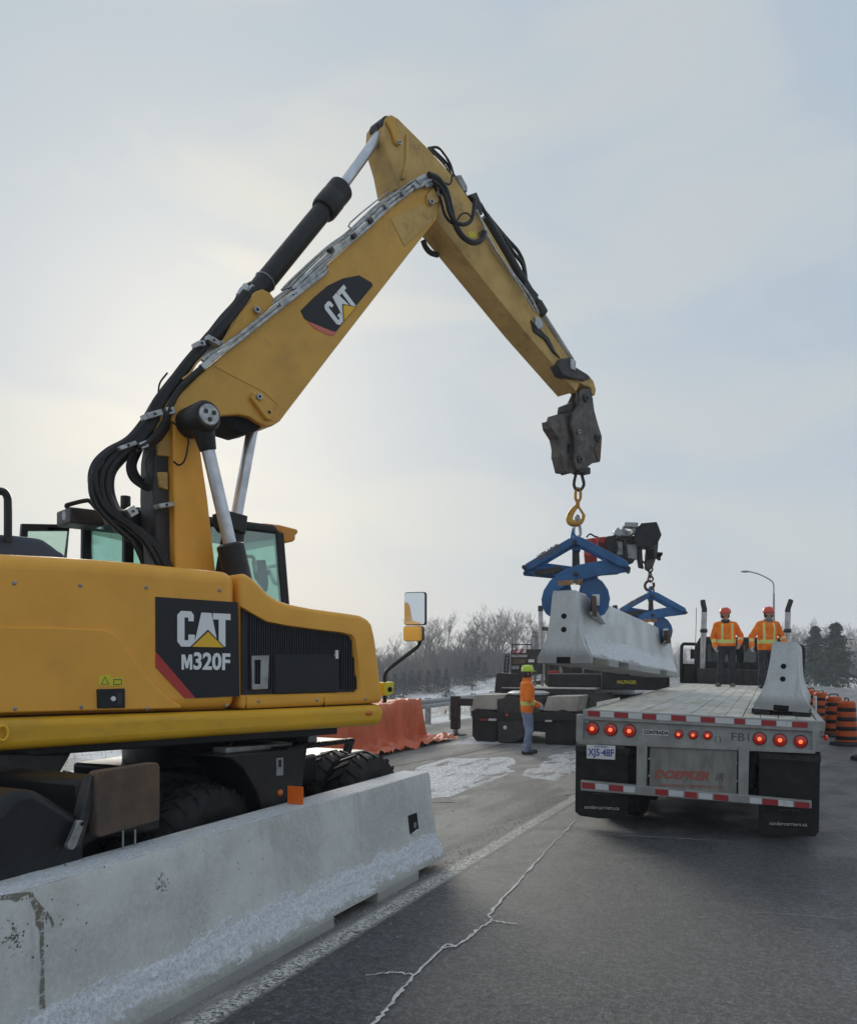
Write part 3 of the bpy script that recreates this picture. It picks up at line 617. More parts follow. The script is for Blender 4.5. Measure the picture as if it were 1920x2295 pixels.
# ------------------------------------------------------------------ concrete barriers
HALF = [(0.33, 0.0), (0.33, 0.075), (0.315, 0.095), (0.255, 0.21), (0.222, 0.30), (0.195, 0.42), (0.172, 0.60), (0.150, 0.84), (0.135, 0.89)]
def barrier_profile(lift=0.0):
    h = [(x, max(z, lift)) for x, z in HALF]
    return [(x, z) for x, z in h] + [(-x, z) for x, z in reversed(h)]
def barrier(name, label, frame, L, m, slots=((0.25, 0.55),), slot_h=0.085, chips=0.0, seed=1):
    root = thing(name, frame.loc, label, 'barrier'); root.rotation_euler = Matrix.to_euler(frame.M.to_3x3())
    cuts = sorted(set([0.0, L] + [k for a, b_ in slots for k in (a, b_)])); ys = []
    for a, b_ in zip(cuts, cuts[1:]):
        n = max(1, int((b_ - a) / 0.25)); lift = slot_h if any(s0 <= (a + b_) / 2 <= s1 for s0, s1 in slots) else 0.0
        ys += [(a + (b_ - a) * i / n, lift) for i in range(n + 1)]
    r = random.Random(seed); secs = []
    for y, lift in ys:
        k = noise.noise(Vector((y * 1.7, seed, 0))) * chips
        secs.append([(x + math.copysign(noise.noise(Vector((y * 3.1, z * 5, seed))) * chips, x), y, z) for x, z in barrier_profile(lift)])
    mb = MB().loft(secs); b = mb.build('body', m, root, bevel=0.012, seg=2, smooth=40)
    return root
def half_at(z):
    for (x0, z0), (x1, z1) in zip(HALF, HALF[1:]):
        if z0 <= z <= z1 and z1 > z0: return x0 + (x1 - x0) * (z - z0) / (z1 - z0)
    return HALF[-1][0]
def end_holes(root, zs=(0.575, 0.41), slot=True):
    for z in zs: MB().cyl((0, -0.004, z), (0, 0.05, z), 0.034, n=16).build('socket_hole', 'hole', root)
    if slot: MB().box(-0.085, 0.085, -0.004, 0.10, -0.002, 0.075).build('drain_slot', 'hole', root)

# near barrier standing on the edge line
end = ground_at(996, 1936); NB = Frame(road_pt(ROAD.local(end).x - 0.33, ROAD.local(end).y - 6.2), -R(24.2))
nb = barrier('concrete_barrier', 'long weathered concrete barrier in the foreground with ice along its foot', NB, 6.2, 'concrete', slots=((4.05, 4.75), (5.55, 6.2)), chips=0.006, seed=3)
# pin pocket near the far end, cut as a dark box with a steel bolt in it
p = NB.hit(848 * 1.0928, 1691 * 1.0928, 0, half_at(0.42)); py_, pz_ = p.y, p.z
MB().prism([(half_at(pz_ - 0.06) + 0.006, py_ - 0.10, pz_ - 0.085), (half_at(pz_ - 0.06) + 0.006, py_ + 0.10, pz_ - 0.085), (half_at(pz_ + 0.07) + 0.006, py_ + 0.09, pz_ + 0.095), (half_at(pz_ + 0.07) + 0.006, py_ - 0.09, pz_ + 0.095)], (-0.10, 0, 0)).build('pin_pocket', 'hole', nb)
MB().cyl((half_at(pz_) + 0.004, py_ + 0.02, pz_ - 0.01), (half_at(pz_) + 0.016, py_ + 0.02, pz_ - 0.01), 0.028, n=12).build('bolt', 'steel', nb, bevel=0.003)
MB().bar((half_at(pz_ - 0.06) + 0.02, py_ - 0.075, pz_ - 0.075), (half_at(pz_ - 0.06) + 0.02, py_ + 0.045, pz_ - 0.055), 0.02, 0.014).build('bolt_end', 'snow', nb)
# orange reflector on the top
q = NB.hit(606 * 1.0928, 1650 * 1.0928, 2, 0.89)
mk = MB().box(q.x - 0.07, q.x + 0.07, q.y - 0.004, q.y + 0.004, 0.893, 1.03); mk.box(q.x - 0.02, q.x + 0.02, q.y + 0.004, q.y + 0.012, 0.885, 0.99)
MK = mk.build('reflector', 'orange_marker', nb, bevel=0.002)
# rust-brown water stain and spalled spots at the near end
def on_face(px, py, side=1):
    q = NB.hit(px, py, 0, 0.16)
    for _ in range(6): q = NB.hit(px, py, 0, half_at(max(0.1, min(0.885, q.z))))
    return q
def stain(name, pix, off=0.004):
    P = [on_face(*a) for a in pix]; return MB().add([p + Vector((off, 0, 0.001)) for p in P], [tuple(range(len(P)))]).build(name, 'stain_film', nb, smooth=0, recalc=False)
stain('water_stain', [(60, 2000), (72, 1998), (80, 2015), (98, 2035), (106, 2058), (104, 2072), (97, 2050), (98, 2085), (98, 2150), (101, 2260), (88, 2262), (92, 2170), (88, 2085), (78, 2070), (80, 2050), (70, 2025)])
stain('water_stain', [(-10, 2008), (58, 1999), (66, 2005), (50, 2010), (38, 2022), (24, 2016), (-10, 2018)])
stain('water_stain', [(104, 2040), (114, 2052), (121, 2072), (118, 2080), (112, 2062), (104, 2050)])
rr = random.Random(14)
def spots(cx, cy, sx, sy, n, r0, r1):
    mb = MB()
    for i in range(n):
        q = on_face(rr.gauss(cx, sx), rr.gauss(cy, sy)); rad = rr.uniform(r0, r1); k = 7
        mb.add([q + Vector((0.0035, math.cos(6.283 * j / k) * rad * rr.uniform(0.6, 1.3), math.sin(6.283 * j / k) * rad * rr.uniform(0.7, 1.5))) for j in range(k)], [tuple(range(k))])
    tag(mb.build('spalled_spots', 'stain', nb, smooth=0, recalc=False), kind='stuff')
spots(32, 2104, 11, 18, 60, 0.002, 0.006); spots(362, 1984, 8, 13, 38, 0.002, 0.006); spots(120, 2040, 50, 60, 16, 0.003, 0.007); spots(620, 1900, 180, 50, 40, 0.002, 0.005)

# crust of ice and snow on the sloping foot: real relief with ragged edges
def crust(root, L, y0, seed, lo=0.095, hi=0.38, step=0.011, thick=0.024, cover=0.14):
    path = []
    n = 34
    for i in range(n):
        z = lo + (hi - lo) * i / (n - 1); x = half_at(z); path.append((x, z))
    ny = int((L - y0) / step); vs = []; hs = []
    for j in range(ny + 1):
        y = y0 + j * step
        mid = 0.44 + 0.16 * noise.noise(Vector((y * 0.9, seed, 2))) + 0.07 * noise.noise(Vector((y * 3.3, seed, 5)))
        wid = 0.45 + 0.14 * noise.noise(Vector((y * 1.3, seed, 9)))
        for i, (x, z) in enumerate(path):
            u = i / (n - 1)
            e = 1 - abs(u - mid - 0.05) / wid
            h = e * 0.9 + 0.42 * noise.fractal(Vector((y * 7, z * 22, seed)), 0.7, 2.2, 6) + 0.20 * noise.noise(Vector((y * 40, z * 95, seed + 3))) - 0.32 + cover
            hs.append(h); tk = 0.002 + thick * max(0, min(1, h * 0.9)) * (0.75 + 0.5 * noise.noise(Vector((y * 40, z * 60, seed))))
            if h <= 0: tk = -0.004
            vs.append((x + tk * 0.75, y, z + tk * 0.6))
    fs = [(j * n + i, j * n + i + 1, (j + 1) * n + i + 1, (j + 1) * n + i) for j in range(ny) for i in range(n - 1)
          if max(hs[j * n + i], hs[j * n + i + 1], hs[(j + 1) * n + i + 1], hs[(j + 1) * n + i]) > 0.0]
    o = MB().add(vs, fs).build('ice_crust', 'snow', None, smooth=70)
    o.matrix_world = root.matrix_basis if False else Matrix.Identity(4)
    o.location = root.location; o.rotation_euler = root.rotation_euler
    return o
tag(crust(nb, 6.19, 0.3, 1.7), 'crust of white ice on the sloping foot of the foreground barrier', 'snow', kind='stuff')

# frost lying on the flat top
mb = MB(); ny = 420; nx2 = 10
for j in range(ny + 1):
    for i in range(nx2 + 1):
        y = 0.05 + 6.1 * j / ny; x = -0.128 + 0.256 * i / nx2; e = min(i, nx2 - i) / nx2
        h = 0.15 + e * 1.2 + 0.5 * noise.fractal(Vector((y * 6, x * 20, 4.0)), 0.8, 2.1, 4); mb.v.append((x, y, 0.8905 + (0.004 * min(1, h) if h > 0.12 else -0.004)))
mb.f = [(j * (nx2 + 1) + i, j * (nx2 + 1) + i + 1, (j + 1) * (nx2 + 1) + i + 1, (j + 1) * (nx2 + 1) + i) for j in range(ny) for i in range(nx2)]
fo = mb.build('frost', 'snow', smooth=70); fo.location = nb.location; fo.rotation_euler = nb.rotation_euler
tag(fo, 'thin white frost along the flat top of the foreground barrier', 'frost', kind='stuff')
# barrier riding on the flatbed comes with the trailer; barrier in the air between the two clamps
near = sight(1262, 1486, 10.35); far = sight(1484, 1518, 17.0)
dv = far - near; HB_YAW = -math.atan2(dv.x, dv.y); HB_PITCH = math.atan2(dv.z, math.hypot(dv.x, dv.y))
HB = Frame(near, HB_YAW, 0, HB_PITCH)
HB_L = dv.length
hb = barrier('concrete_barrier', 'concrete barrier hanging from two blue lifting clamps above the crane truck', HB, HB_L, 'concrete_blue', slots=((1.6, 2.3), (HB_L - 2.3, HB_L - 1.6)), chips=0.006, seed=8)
end_holes(hb)
for s in (1, -1):
    MB().box(s * 0.33 - 0.02, s * 0.33 + 0.015, 0.15, 0.95, 0.0, 0.075).build('chipped_edge', 'stain', hb)
tag(crust(hb, HB_L - 0.1, 0.15, 6.1, step=0.03, cover=0.35, thick=0.012), 'frost and snow on the sloping foot of the hanging barrier', 'snow', kind='stuff')

# ------------------------------------------------------------------ lifting clamps
def clamp(name, label, frame, s=1.0):
    """Scissor clamp: local x across the barrier, z up from the barrier top, y along the barrier. Outline in metres."""
    root = thing(name, frame.loc, label, 'lifting clamp', frame.eul[2])
    k = 0.00124 * s                      # one unit of the drawing is 1.13 mm
    def P(a, y): return [((x - 575) * k, y, (800 - z) * k) for x, z in a]
    def plate(nm, a, y0, y1, m='clamp_blue', bev=0.012): return MB().prism(P(a, y0), (0, y1 - y0, 0)).build(nm, m, root, bevel=bev, smooth=30)
    jawA = [(1125, 590), (1020, 485), (830, 508), (600, 545), (430, 612), (320, 700), (255, 800), (232, 890), (240, 975), (285, 1050), (345, 1040), (338, 960), (350, 870), (395, 810), (475, 760), (610, 712), (800, 664), (1000, 640), (1120, 626)]
    jawB = [(40, 560), (62, 545), (330, 560), (600, 610), (760, 650), (850, 715), (905, 800), (925, 890), (905, 990), (850, 1062), (770, 1062), (735, 1000), (730, 900), (685, 845), (610, 815), (630, 735), (520, 680), (330, 650), (150, 640), (50, 580)]
    plate('scissor_arm', jawA, -0.13, -0.07); plate('scissor_arm', [(1150 - x, z) for x, z in jawA], 0.07, 0.13)
    plate('scissor_arm', jawB, -0.055, -0.005); plate('scissor_arm', [(1150 - x, z) for x, z in jawB], 0.005, 0.055)
    linkL = [(45, 560), (75, 520), (240, 425), (510, 275), (600, 250), (600, 335), (515, 365), (330, 470), (150, 575), (70, 590)]
    for nm, y0, y1 in (('upper_link', -0.14, -0.09), ('upper_link', 0.09, 0.14)):
        plate(nm, linkL, y0 - 0.002, y1); plate(nm, [(1160 - x, z) for x, z in linkL], y0 - 0.06 if y0 < 0 else y0 + 0.06, y1 - 0.06 if y1 < 0 else y1 + 0.06)
    hd = plate('head', [(520, 300), (535, 200), (548, 150), (560, 200), (600, 260), (620, 240), (640, 300), (620, 400), (545, 400)], -0.08, 0.08)
    for x, z, nm in ((60, 562, 'pivot_pin'), (1105, 600, 'pivot_pin'), (578, 320, 'pivot_pin'), (585, 640, 'pivot_pin')):
        (c,) = P([(x, z)], 0); MB().cyl((c[0], -0.21, c[2]), (c[0], 0.21, c[2]), 0.028 * s, n=14).build(nm, 'dark_metal', root, bevel=0.004)
    plate('centre_guide', [(545, 330), (610, 330), (620, 560), (540, 560)], -0.035, 0.035, 'dark_metal')
    plate('spacer', [(150, 590), (420, 545), (460, 590), (330, 640), (170, 640)], -0.065, 0.065, 'dark_metal')
    for sx in (-1, 1):                   # grip pads held along the barrier faces
        x = sx * 0.215
        MB().prism([(x, -0.42, -0.10), (x + sx * 0.05, -0.42, -0.10), (x + sx * 0.06, -0.42, -0.34), (x + sx * 0.01, -0.42, -0.34)], (0, 0.84, 0)).build('grip_pad', 'rust', root, bevel=0.006)
        MB().bar((x + sx * 0.02, -0.30, -0.30), (x + sx * 0.10, 0.62, -0.40), 0.10, 0.025).build('grip_rail', 'steel', root)
        MB().box(min(x, x + sx * 0.09), max(x, x + sx * 0.09), -0.10, 0.10, -0.20, -0.06).build('pad_bracket', 'white', root, bevel=0.005)
    letters('BARRIER LIFT', 0.085 * s, 'hook_yellow', root, basis(((530 - 575) * k, -0.134, (800 - 728) * k), (1, 0, 0.02), (0, 0, 1)), 'lettering', 0.003, 0.62)
    letters('KENCO', 0.10 * s, 'faded_dark', root, basis(((310 - 575) * k, -0.146, (800 - 410) * k), (1, 0, 0.56), (-0.56, 0, 1)), 'lettering', 0.004, 0.9)
    return root
def on_axis(px): # point of the barrier axis seen at column px
    best = None
    for i in range(400):
        p = HB.M @ Vector((0, HB_L * i / 399, 0.89)); e = abs(CX + FPX * p.x / p.y - px)
        if best is None or e < best[0]: best = (e, p)
    return best[1]
c1 = on_axis(1289); c2 = on_axis(1457)
c1 = c1 + Vector((0, 0, 0.06)); c2 = c2 + Vector((0, 0, 0.04))
clamp('lifting_clamp', 'large blue scissor clamp hanging from the yellow hook of the excavator', Frame(c1, HB_YAW + R(12)), 1.0)
clamp('lifting_clamp', 'smaller looking blue scissor clamp hanging from the red crane at the far end', Frame(c2, HB_YAW + R(22)), 0.92)
# ------------------------------------------------------------------ wheeled excavator
EX = Frame((-2.05, 7.55, 0), R(42))      # local x forward, y to its left, z up
ex = thing('wheeled_excavator', EX.loc, 'yellow and black wheeled excavator lifting a concrete barrier with its raised boom', 'excavator', R(42))
def E(px, py, v): return EX.hit(px, py, 1, v)
def EP(pix, v): return [E(a, b_, v) for a, b_ in pix]
def Z(ox, oy, k):                        # reads a point off an enlargement of the photograph
    return lambda *pts: [(ox + x / k, oy + y / k) for x, y in pts]
za = Z(0, 1050, 1.8302); zb = Z(150, 600, 2.9283); zc = Z(600, 230, 3.1945); zd = Z(1000, 450, 3.0); ze = Z(0, 1080, 5.02); zf = Z(480, 1130, 3.6604); zg = Z(1180, 780, 5.0); zh = Z(0, 1620, 2.9283)
VS = -1.39                               # right flank of the upper structure
def eprism(name, m, pix, v0, v1, bevel=0.0, seg=3, parent=None, holes=(), smooth=40):
    return MB().prism(EP(pix, v0), (0, v1 - v0, 0), [EP(h, v0) for h in holes]).build(name, m, parent or ex, bevel, seg, smooth)
# flank panels
rear = [(-330, 1222)] + za((0, 345), (250, 358), (500, 376), (975, 424), (975, 990), (0, 1020)) + [(-330, 1618)]
eprism('side_door', 'yellow', rear, VS, -0.55, 0.095, 6)
front = za((986, 425), (1015, 433), (1042, 450), (1075, 482), (1105, 514), (1145, 540), (1190, 555), (1280, 573), (1400, 590), (1480, 602), (1512, 616), (1530, 640), (1542, 690), (1560, 830), (1575, 960), (1530, 966), (986, 990))
gr_o = za((992, 566), (1040, 596), (1100, 630), (1180, 646), (1300, 662), (1400, 674), (1440, 684), (1452, 700), (1464, 790), (1478, 905), (1470, 920), (1300, 925), (992, 934))
ec = eprism('engine_cover', 'yellow', front, VS, -0.55, 0.06, 5)
gi = EP(gr_o, VS); gc_ = sum(gi, Vector()) / len(gi)
ct_o = MB().loft([[gc_ + (p - gc_) * k + Vector((0, dy, 0)) for p in gi] for k, dy in ((1.16, -0.08), (1.035, 0.0), (0.985, 0.035), (0.975, 0.12))]).build('cutter_tmp', 'yellow', ex)
bo_ = ec.modifiers.new('cut', 'BOOLEAN'); bo_.object = ct_o; bo_.operation = 'DIFFERENCE'; bo_.solver = 'EXACT'
ct_o.parent = None; ec.parent = None; me_ = baked([ec, ct_o]); ec.parent = ex; ec.modifiers.clear(); ec.data = me_; bpy.data.objects.remove(ct_o)
me_.set_sharp_from_angle(angle=R(40))
gp = eprism('grille', 'grille', gr_o, VS + 0.05, VS + 0.07)
for i in range(46):                      # fine upright slats of the grille
    x = 1025 + i * 9.6; top = 590 + (min(x, 1100) - 1025) * 0.55 + max(0, x - 1100) * 0.14; bot = 905
    a, b_ = EP(za((x, top), (x, 760 if 1125 < x < 1390 else bot)), VS + 0.045)
    MB().box(a.x - 0.004, a.x + 0.004, VS + 0.03, VS + 0.05, b_.z, a.z).build('grille_slat', 'grille_slat', gp)
eprism('inner_panel', 'decal_black', za((1128, 770), (1385, 768), (1388, 915), (1128, 922)), VS + 0.025, VS + 0.05, parent=gp)
eprism('latch_frame', 'steel', za((1033, 768), (1105, 766), (1100, 905), (1035, 908)), VS + 0.02, VS + 0.045, 0.004, 2, parent=gp, holes=[za((1045, 785), (1045, 885), (1070, 885), (1070, 785))])
MB().prism(EP(za((1378, 745), (1388, 745), (1388, 780), (1378, 780)), VS + 0.015), (0, 0.03, 0)).build('catch', 'white', gp)
# pressed step in the rear door, decal, lettering
eprism('pressed_panel', 'yellow', za((-200, 645), (250, 652), (430, 660), (470, 676), (510, 716), (590, 834), (650, 905), (700, 948), (745, 972), (745, 984), (-200, 1008)), VS - 0.018, VS + 0.02, 0.018, 4)
eprism('decal', 'decal_black', za((639, 526), (976, 549), (984, 934), (800, 942), (760, 892), (640, 752)), VS - 0.006, VS + 0.01)
eprism('decal_stripe', 'decal_red', za((640, 752), (760, 892), (803, 942), (760, 942), (700, 880), (640, 815)), VS - 0.0065, VS + 0.01)
def logo(tl, tr, bl, nm, parent, out, s=1.0):
    """White letters C A T with the yellow triangle, inside the rectangle given by three corners."""
    o = Vector(bl); ax = Vector(tr) - Vector(tl); ay = Vector(tl) - Vector(bl); n = Vector(out)
    def pl(name, pts, m, k):
        MB().prism([o + ax * x + ay * y + n * k for x, y in pts], n * 0.002).build(name, m, parent, smooth=0)
    pl('letter', [(0.30, 0.72), (0.30, 0.90), (0.25, 1.0), (0.07, 1.0), (0.0, 0.88), (0.0, 0.14), (0.07, 0.0), (0.25, 0.0), (0.32, 0.10), (0.32, 0.34), (0.20, 0.34), (0.20, 0.18), (0.13, 0.18), (0.13, 0.82), (0.20, 0.82), (0.20, 0.72)], 'logo_white', 0.002)
    pl('letter', [(0.30, 0.02), (0.44, 0.98), (0.63, 0.98), (0.76, 0.02), (0.62, 0.02), (0.60, 0.22), (0.46, 0.22), (0.44, 0.02)], 'logo_white', 0.003)
    pl('letter', [(0.66, 0.98), (1.0, 0.98), (1.0, 0.80), (0.90, 0.80), (0.90, 0.02), (0.77, 0.02), (0.77, 0.80), (0.66, 0.80)], 'logo_white', 0.002)
    pl('logo_outline', [(0.22, -0.02), (0.56, 0.50), (0.90, -0.02)], 'decal_black', 0.006)
    pl('logo_triangle', [(0.26, 0.0), (0.56, 0.44), (0.86, 0.0)], 'logo_yellow', 0.009)
tl, tr, bl = EP(za((727, 583), (945, 594), (727, 730)), VS - 0.007); logo(tl, tr, bl, 'logo', ex, (0, -1, 0))
c, e1, e2 = EP(za((846, 794), (945, 796), (846, 762)), VS - 0.0075)
mq = EP(za((745, 825), (745, 763), (759, 763), (767, 795), (775, 763), (789, 763), (789, 825), (779, 825), (779, 786), (771, 820), (763, 820), (755, 786), (755, 825)), VS - 0.0065)
MB().prism(mq, (0, -0.002, 0)).build('letter', 'logo_white', ex, smooth=0)
c, e1, e2 = EP(za((869, 795), (945, 797), (869, 762)), VS - 0.0075)
letters('320F', 0.165, 'logo_white', ex, basis(c, e1 - c, e2 - c), 'model_lettering', 0.005, 0.90)
# catch recess, knob, warning labels
eprism('door_catch', 'decal_black', za((400, 905), (515, 902), (515, 982), (402, 984)), VS - 0.032, VS + 0.02, 0.006)
c, = EP(za((457, 944)), VS); MB().cyl((c.x, VS - 0.042, c.z), (c.x, VS - 0.02, c.z), 0.017, n=14).build('lock', 'white', ex, bevel=0.004)
eprism('catch_lip', 'grille_slat', za((480, 922), (502, 920), (502, 970), (480, 972)), VS - 0.038, VS - 0.020, 0.003)
ws = eprism('warning_label', 'warn_yellow', za((406, 850), (456, 846), (456, 860), (508, 856), (508, 892), (406, 892)), VS - 0.0205, VS + 0.01)
for px0 in (432, 483):
    a = EP(za((px0 - 16, 885), (px0, 855), (px0 + 16, 885)) if px0 < 450 else za((px0 - 16, 886), (px0 - 16, 866), (px0 + 16, 864), (px0 + 16, 885)), VS - 0.021)
    MB().tube(a, 0.004, 5, closed=True).build('label_mark', 'faded_dark', ws)
for x, y in ((60, 470), (330, 480), (600, 488), (900, 500), (60, 985), (330, 978), (600, 985), (930, 972), (1060, 955), (1300, 950), (1500, 945)):   # panel screws
    c, = EP(za((x, y)), VS); MB().lathe([(0.013, 0.0), (0.013, 0.020 if x < 640 and y > 900 else 0.004), (0.008, 0.023 if x < 640 and y > 900 else 0.007)], (c.x, VS, c.z), (0, -1, 0), 10).build('panel_screw', 'steel', ex)
for x in (1010, 1330):
    a, b_ = EP(za((x, 938), (x, 985)), VS); MB().box(a.x - 0.002, a.x + 0.002, VS - 0.0012, VS + 0.01, b_.z, a.z).build('panel_seam', 'hole', ex)
# lower skirt
sk = eprism('skirt', 'skirt_yellow', [(-330, 1621)] + za((0, 1024), (1000, 992), (1574, 968), (1580, 1005), (1570, 1053), (1000, 1092), (0, 1162)) + [(-330, 1708)], VS - 0.03, -0.5, 0.055, 5)
c, = EP(za((1513, 1004)), VS - 0.03); MB().ball((c.x, VS - 0.03, c.z), 0.035, 14, (1.2, 0.35, 0.6)).build('marker_light', 'amber', ex)
eprism('seam', 'hole', za((0, 1019), (1000, 989), (1530, 965), (1530, 970), (1000, 995), (0, 1026)), VS + 0.02, VS + 0.05)
c, = EP(za((8, 1085)), VS - 0.03); MB().tube([Vector((c.x, VS - 0.05, c.z)) + Vector((math.cos(a) * 0.03, 0, math.sin(a) * 0.045)) for a in [k * 0.5236 for k in range(12)]], 0.010, 6, closed=True).build('tie_ring', 'logo_yellow', ex)
# rest of the upper structure
MB().box(-2.9, 0.62, -1.25, 1.2, 1.38, 1.50).build('deck_plate', 'black_paint', ex, bevel=0.01)
MB().box(-2.95, -1.9, -0.56, 1.22, 1.50, 2.45).build('counterweight', 'yellow', ex, bevel=0.12, seg=4)
MB().box(-1.9, -0.75, -0.52, 0.12, 1.50, 2.30).build('engine_housing', 'black_paint', ex, bevel=0.05)
hd = [(-330, 1180)] + ze((0, 588), (200, 602), (440, 630), (500, 652), (570, 700), (660, 770), (745, 815)) + [(150, 1290), (-330, 1290)]
eprism('engine_hood', 'hood_blue', hd, -1.0, -0.2, 0.03, 3)
MB().tube(curve(EP([(-60, 1101), (0, 1101), (11, 1104), (17, 1114), (18.5, 1130), (18.5, 1215)], -1.05), 6), 0.026, 8).build('handrail', 'black_paint', ex)
# ---- cab
VR, VL = 0.16, 1.20
rb = E(286, 1250, VR); fb = E(655, 1345, VR); ft = E(628, 1193, VR); zr = ft.z
u0, u1, u1t = rb.x, fb.x, ft.x
cz0 = 1.5
pill = MB()
cab = MB().prism([(u0, VR, zr - 0.02), (u1t + 0.02, VR, zr - 0.02), (u1t - 0.05, VR, zr + 0.07), (u0 + 0.1, VR, zr + 0.08), (u0, VR, zr + 0.04)], (0, VL - VR, 0)).build('cab_roof', 'black_paint', ex, bevel=0.03)
for v in (VR, VL - 0.06):
    for (a, b_, nm) in (((u0, cz0), (u0 + 0.02, zr), 'rear_pillar'), ((u1, cz0 + 0.3), (u1t, zr), 'front_pillar'), ((u0 + (u1 - u0) * 0.42, cz0), (u0 + (u1 - u0) * 0.42, zr), 'middle_pillar')):
        w = 0.09
        MB().prism([(a[0] - w / 2, v, a[1]), (a[0] + w / 2, v, a[1]), (b_[0] + w / 2, v, b_[1]), (b_[0] - w / 2, v, b_[1])], (0, 0.06, 0)).build(nm, 'black_paint', ex, bevel=0.012)
def pane(nm, q): MB().prism(q, (Vector(q[1]) - Vector(q[0])).cross(Vector(q[3]) - Vector(q[0])).normalized() * 0.006).build(nm, 'green_glass', ex, smooth=0)
pane('rear_window', [(u0, VR + 0.06, 1.9), (u0, VL - 0.06, 1.9), (u0 + 0.02, VL - 0.06, zr), (u0 + 0.02, VR + 0.06, zr)])
pane('side_window', [(u0 + (u1 - u0) * 0.42 + 0.05, VR + 0.02, 1.9), (u1 - 0.05, VR + 0.02, 1.9), (u1t - 0.05, VR + 0.02, zr - 0.02), (u0 + (u1 - u0) * 0.42 + 0.05, VR + 0.02, zr - 0.02)])
pane('side_window', [(u0 + 0.05, VR + 0.02, 1.9), (u0 + (u1 - u0) * 0.42 - 0.05, VR + 0.02, 1.9), (u0 + (u1 - u0) * 0.42 - 0.05, VR + 0.02, zr - 0.02), (u0 + 0.05, VR + 0.02, zr - 0.02)])
pane('side_window', [(u0 + 0.05, VL - 0.03, 1.9), (u1 - 0.05, VL - 0.03, 1.9), (u1t - 0.05, VL - 0.03, zr - 0.02), (u0 + 0.05, VL - 0.03, zr - 0.02)])
pane('windscreen', [(u1, VR + 0.06, 1.8), (u1, VL - 0.06, 1.8), (u1t, VL - 0.06, zr), (u1t, VR + 0.06, zr)])
MB().box(u0, u1, VR, VL, cz0 - 0.05, 1.9).build('cab_base', 'black_paint', ex, bevel=0.03)
st = MB().box(u0 + 0.45, u0 + 0.95, 0.42, 0.95, 1.9, 2.12); st.prism([(u0 + 0.42, 0.42, 2.1), (u0 + 0.58, 0.42, 2.1), (u0 + 0.48, 0.42, 2.78), (u0 + 0.36, 0.42, 2.78)], (0, 0.52, 0)); st.build('seat', 'seat', ex, bevel=0.05, seg=3)
MB().tube(curve(EP(zf((430, 520), (520, 500)), 0.5), 4), 0.02, 6).build('control_lever', 'black_paint', ex)
MB().tube(curve(EP(zf((440, 540), (470, 600), (500, 650), (560, 660)), 0.45), 6), 0.022, 6).build('steering_column', 'black_paint', ex)
eprism('monitor', 'seat', zf((330, 460), (425, 455), (450, 640), (440, 720), (350, 600)), 0.35, 0.41, 0.01)
MB().tube(curve(EP(zf((240, 430), (320, 440), (345, 560)), 0.3), 6), 0.018, 6).build('grab_bar', 'zinc', ex)
vz = EP(zf((395, 152), (540, 168), (690, 206), (692, 240), (668, 252), (672, 290), (650, 306), (578, 322), (545, 232), (480, 212)), VR + 0.02)
MB().prism(vz, (0, VL - VR - 0.04, 0)).build('sun_visor', 'orange_yellow', ex, bevel=0.02, seg=3)
# open cab door folded back, roof rail and work lamp
vd = 1.34
dq = EP(ze((250, 470), (790, 480), (745, 960), (215, 960)), vd); di = EP(ze((320, 550), (780, 550), (735, 900), (300, 900)), vd)
MB().prism(dq, (0, 0.05, 0), [list(reversed(di))]).build('cab_door', 'black_paint', ex, bevel=0.006)
MB().prism(di, (0, 0.006, 0)).build('door_glass', 'green_glass', ex, smooth=0)
vq = 0.75
MB().tube(curve(EP(ze((880, 440), (800, 330), (752, 275), (780, 255), (960, 212), (1020, 225), (1100, 320), (1190, 420)), vq), 4), 0.02, 7).build('roof_rail', 'black_paint', ex)
MB().tube(curve(EP(ze((800, 330), (880, 430), (950, 440), (985, 380), (1060, 350)), vq), 4), 0.018, 7).build('roof_rail', 'black_paint', ex)
a, = EP(ze((720, 392)), vq); MB().lathe([(0.045, 0), (0.062, 0.02), (0.062, 0.06), (0.03, 0.11)], a, (1, 0, 0.1), 16).build('work_lamp', 'steel', ex)
MB().box(*(lambda a: (a.x - 0.16, a.x + 0.14, vq - 0.15, vq + 0.2, a.z - 0.09, a.z + 0.05))(EP(ze((930, 390)), vq)[0])).build('roof_box', 'dark_metal', ex, bevel=0.015)
MB().cyl(*(lambda a: ((a.x, 0.5, a.z - 0.12), (a.x, 0.5, a.z)))(EP(ze((1415, 160)), 0.5)[0]), 0.045, n=12).build('beacon', 'black_paint', ex, bevel=0.006)
# ---- mast (lower boom), boom, stick
VB0, VB1 = -0.42, 0.02                   # boom sides
eprism('mast', 'yellow', [(388, 925), (440, 920), (447, 990), (466, 1120), (487, 1310), (394, 1310), (391, 1100), (389, 985)], VB0, VB1, 0.012)
boom_pix = [(384, 941), (385, 917), (395, 897), (403, 884), (450, 838), (474, 818), (600, 713), (760, 572), (932, 418), (955, 403), (972, 405), (984, 416), (990, 432), (988, 455), (978, 492), (913, 574), (740, 797), (640, 928), (628, 944), (612, 954), (597, 955), (578, 946), (560, 934), (536, 929), (500, 931), (474, 940), (455, 955), (425, 960), (398, 956)]
bm_o = eprism('boom', 'boom_yellow', boom_pix, VB0, VB1, 0.012)
eprism('cylinder_bay', 'hole', [(478, 938), (500, 930), (536, 929), (560, 932), (592, 952), (575, 966), (550, 972), (520, 962), (495, 945)], VB0 + 0.06, VB1 - 0.06, 0.01)
eprism('weld_plate', 'boom_yellow', zb((960, 640), (985, 635), (1310, 800), (1400, 870), (1420, 915), (1400, 960), (1360, 1010), (1330, 1000), (1385, 900), (1290, 815), (1000, 665)), VB0 - 0.006, VB0 + 0.01, 0.004)
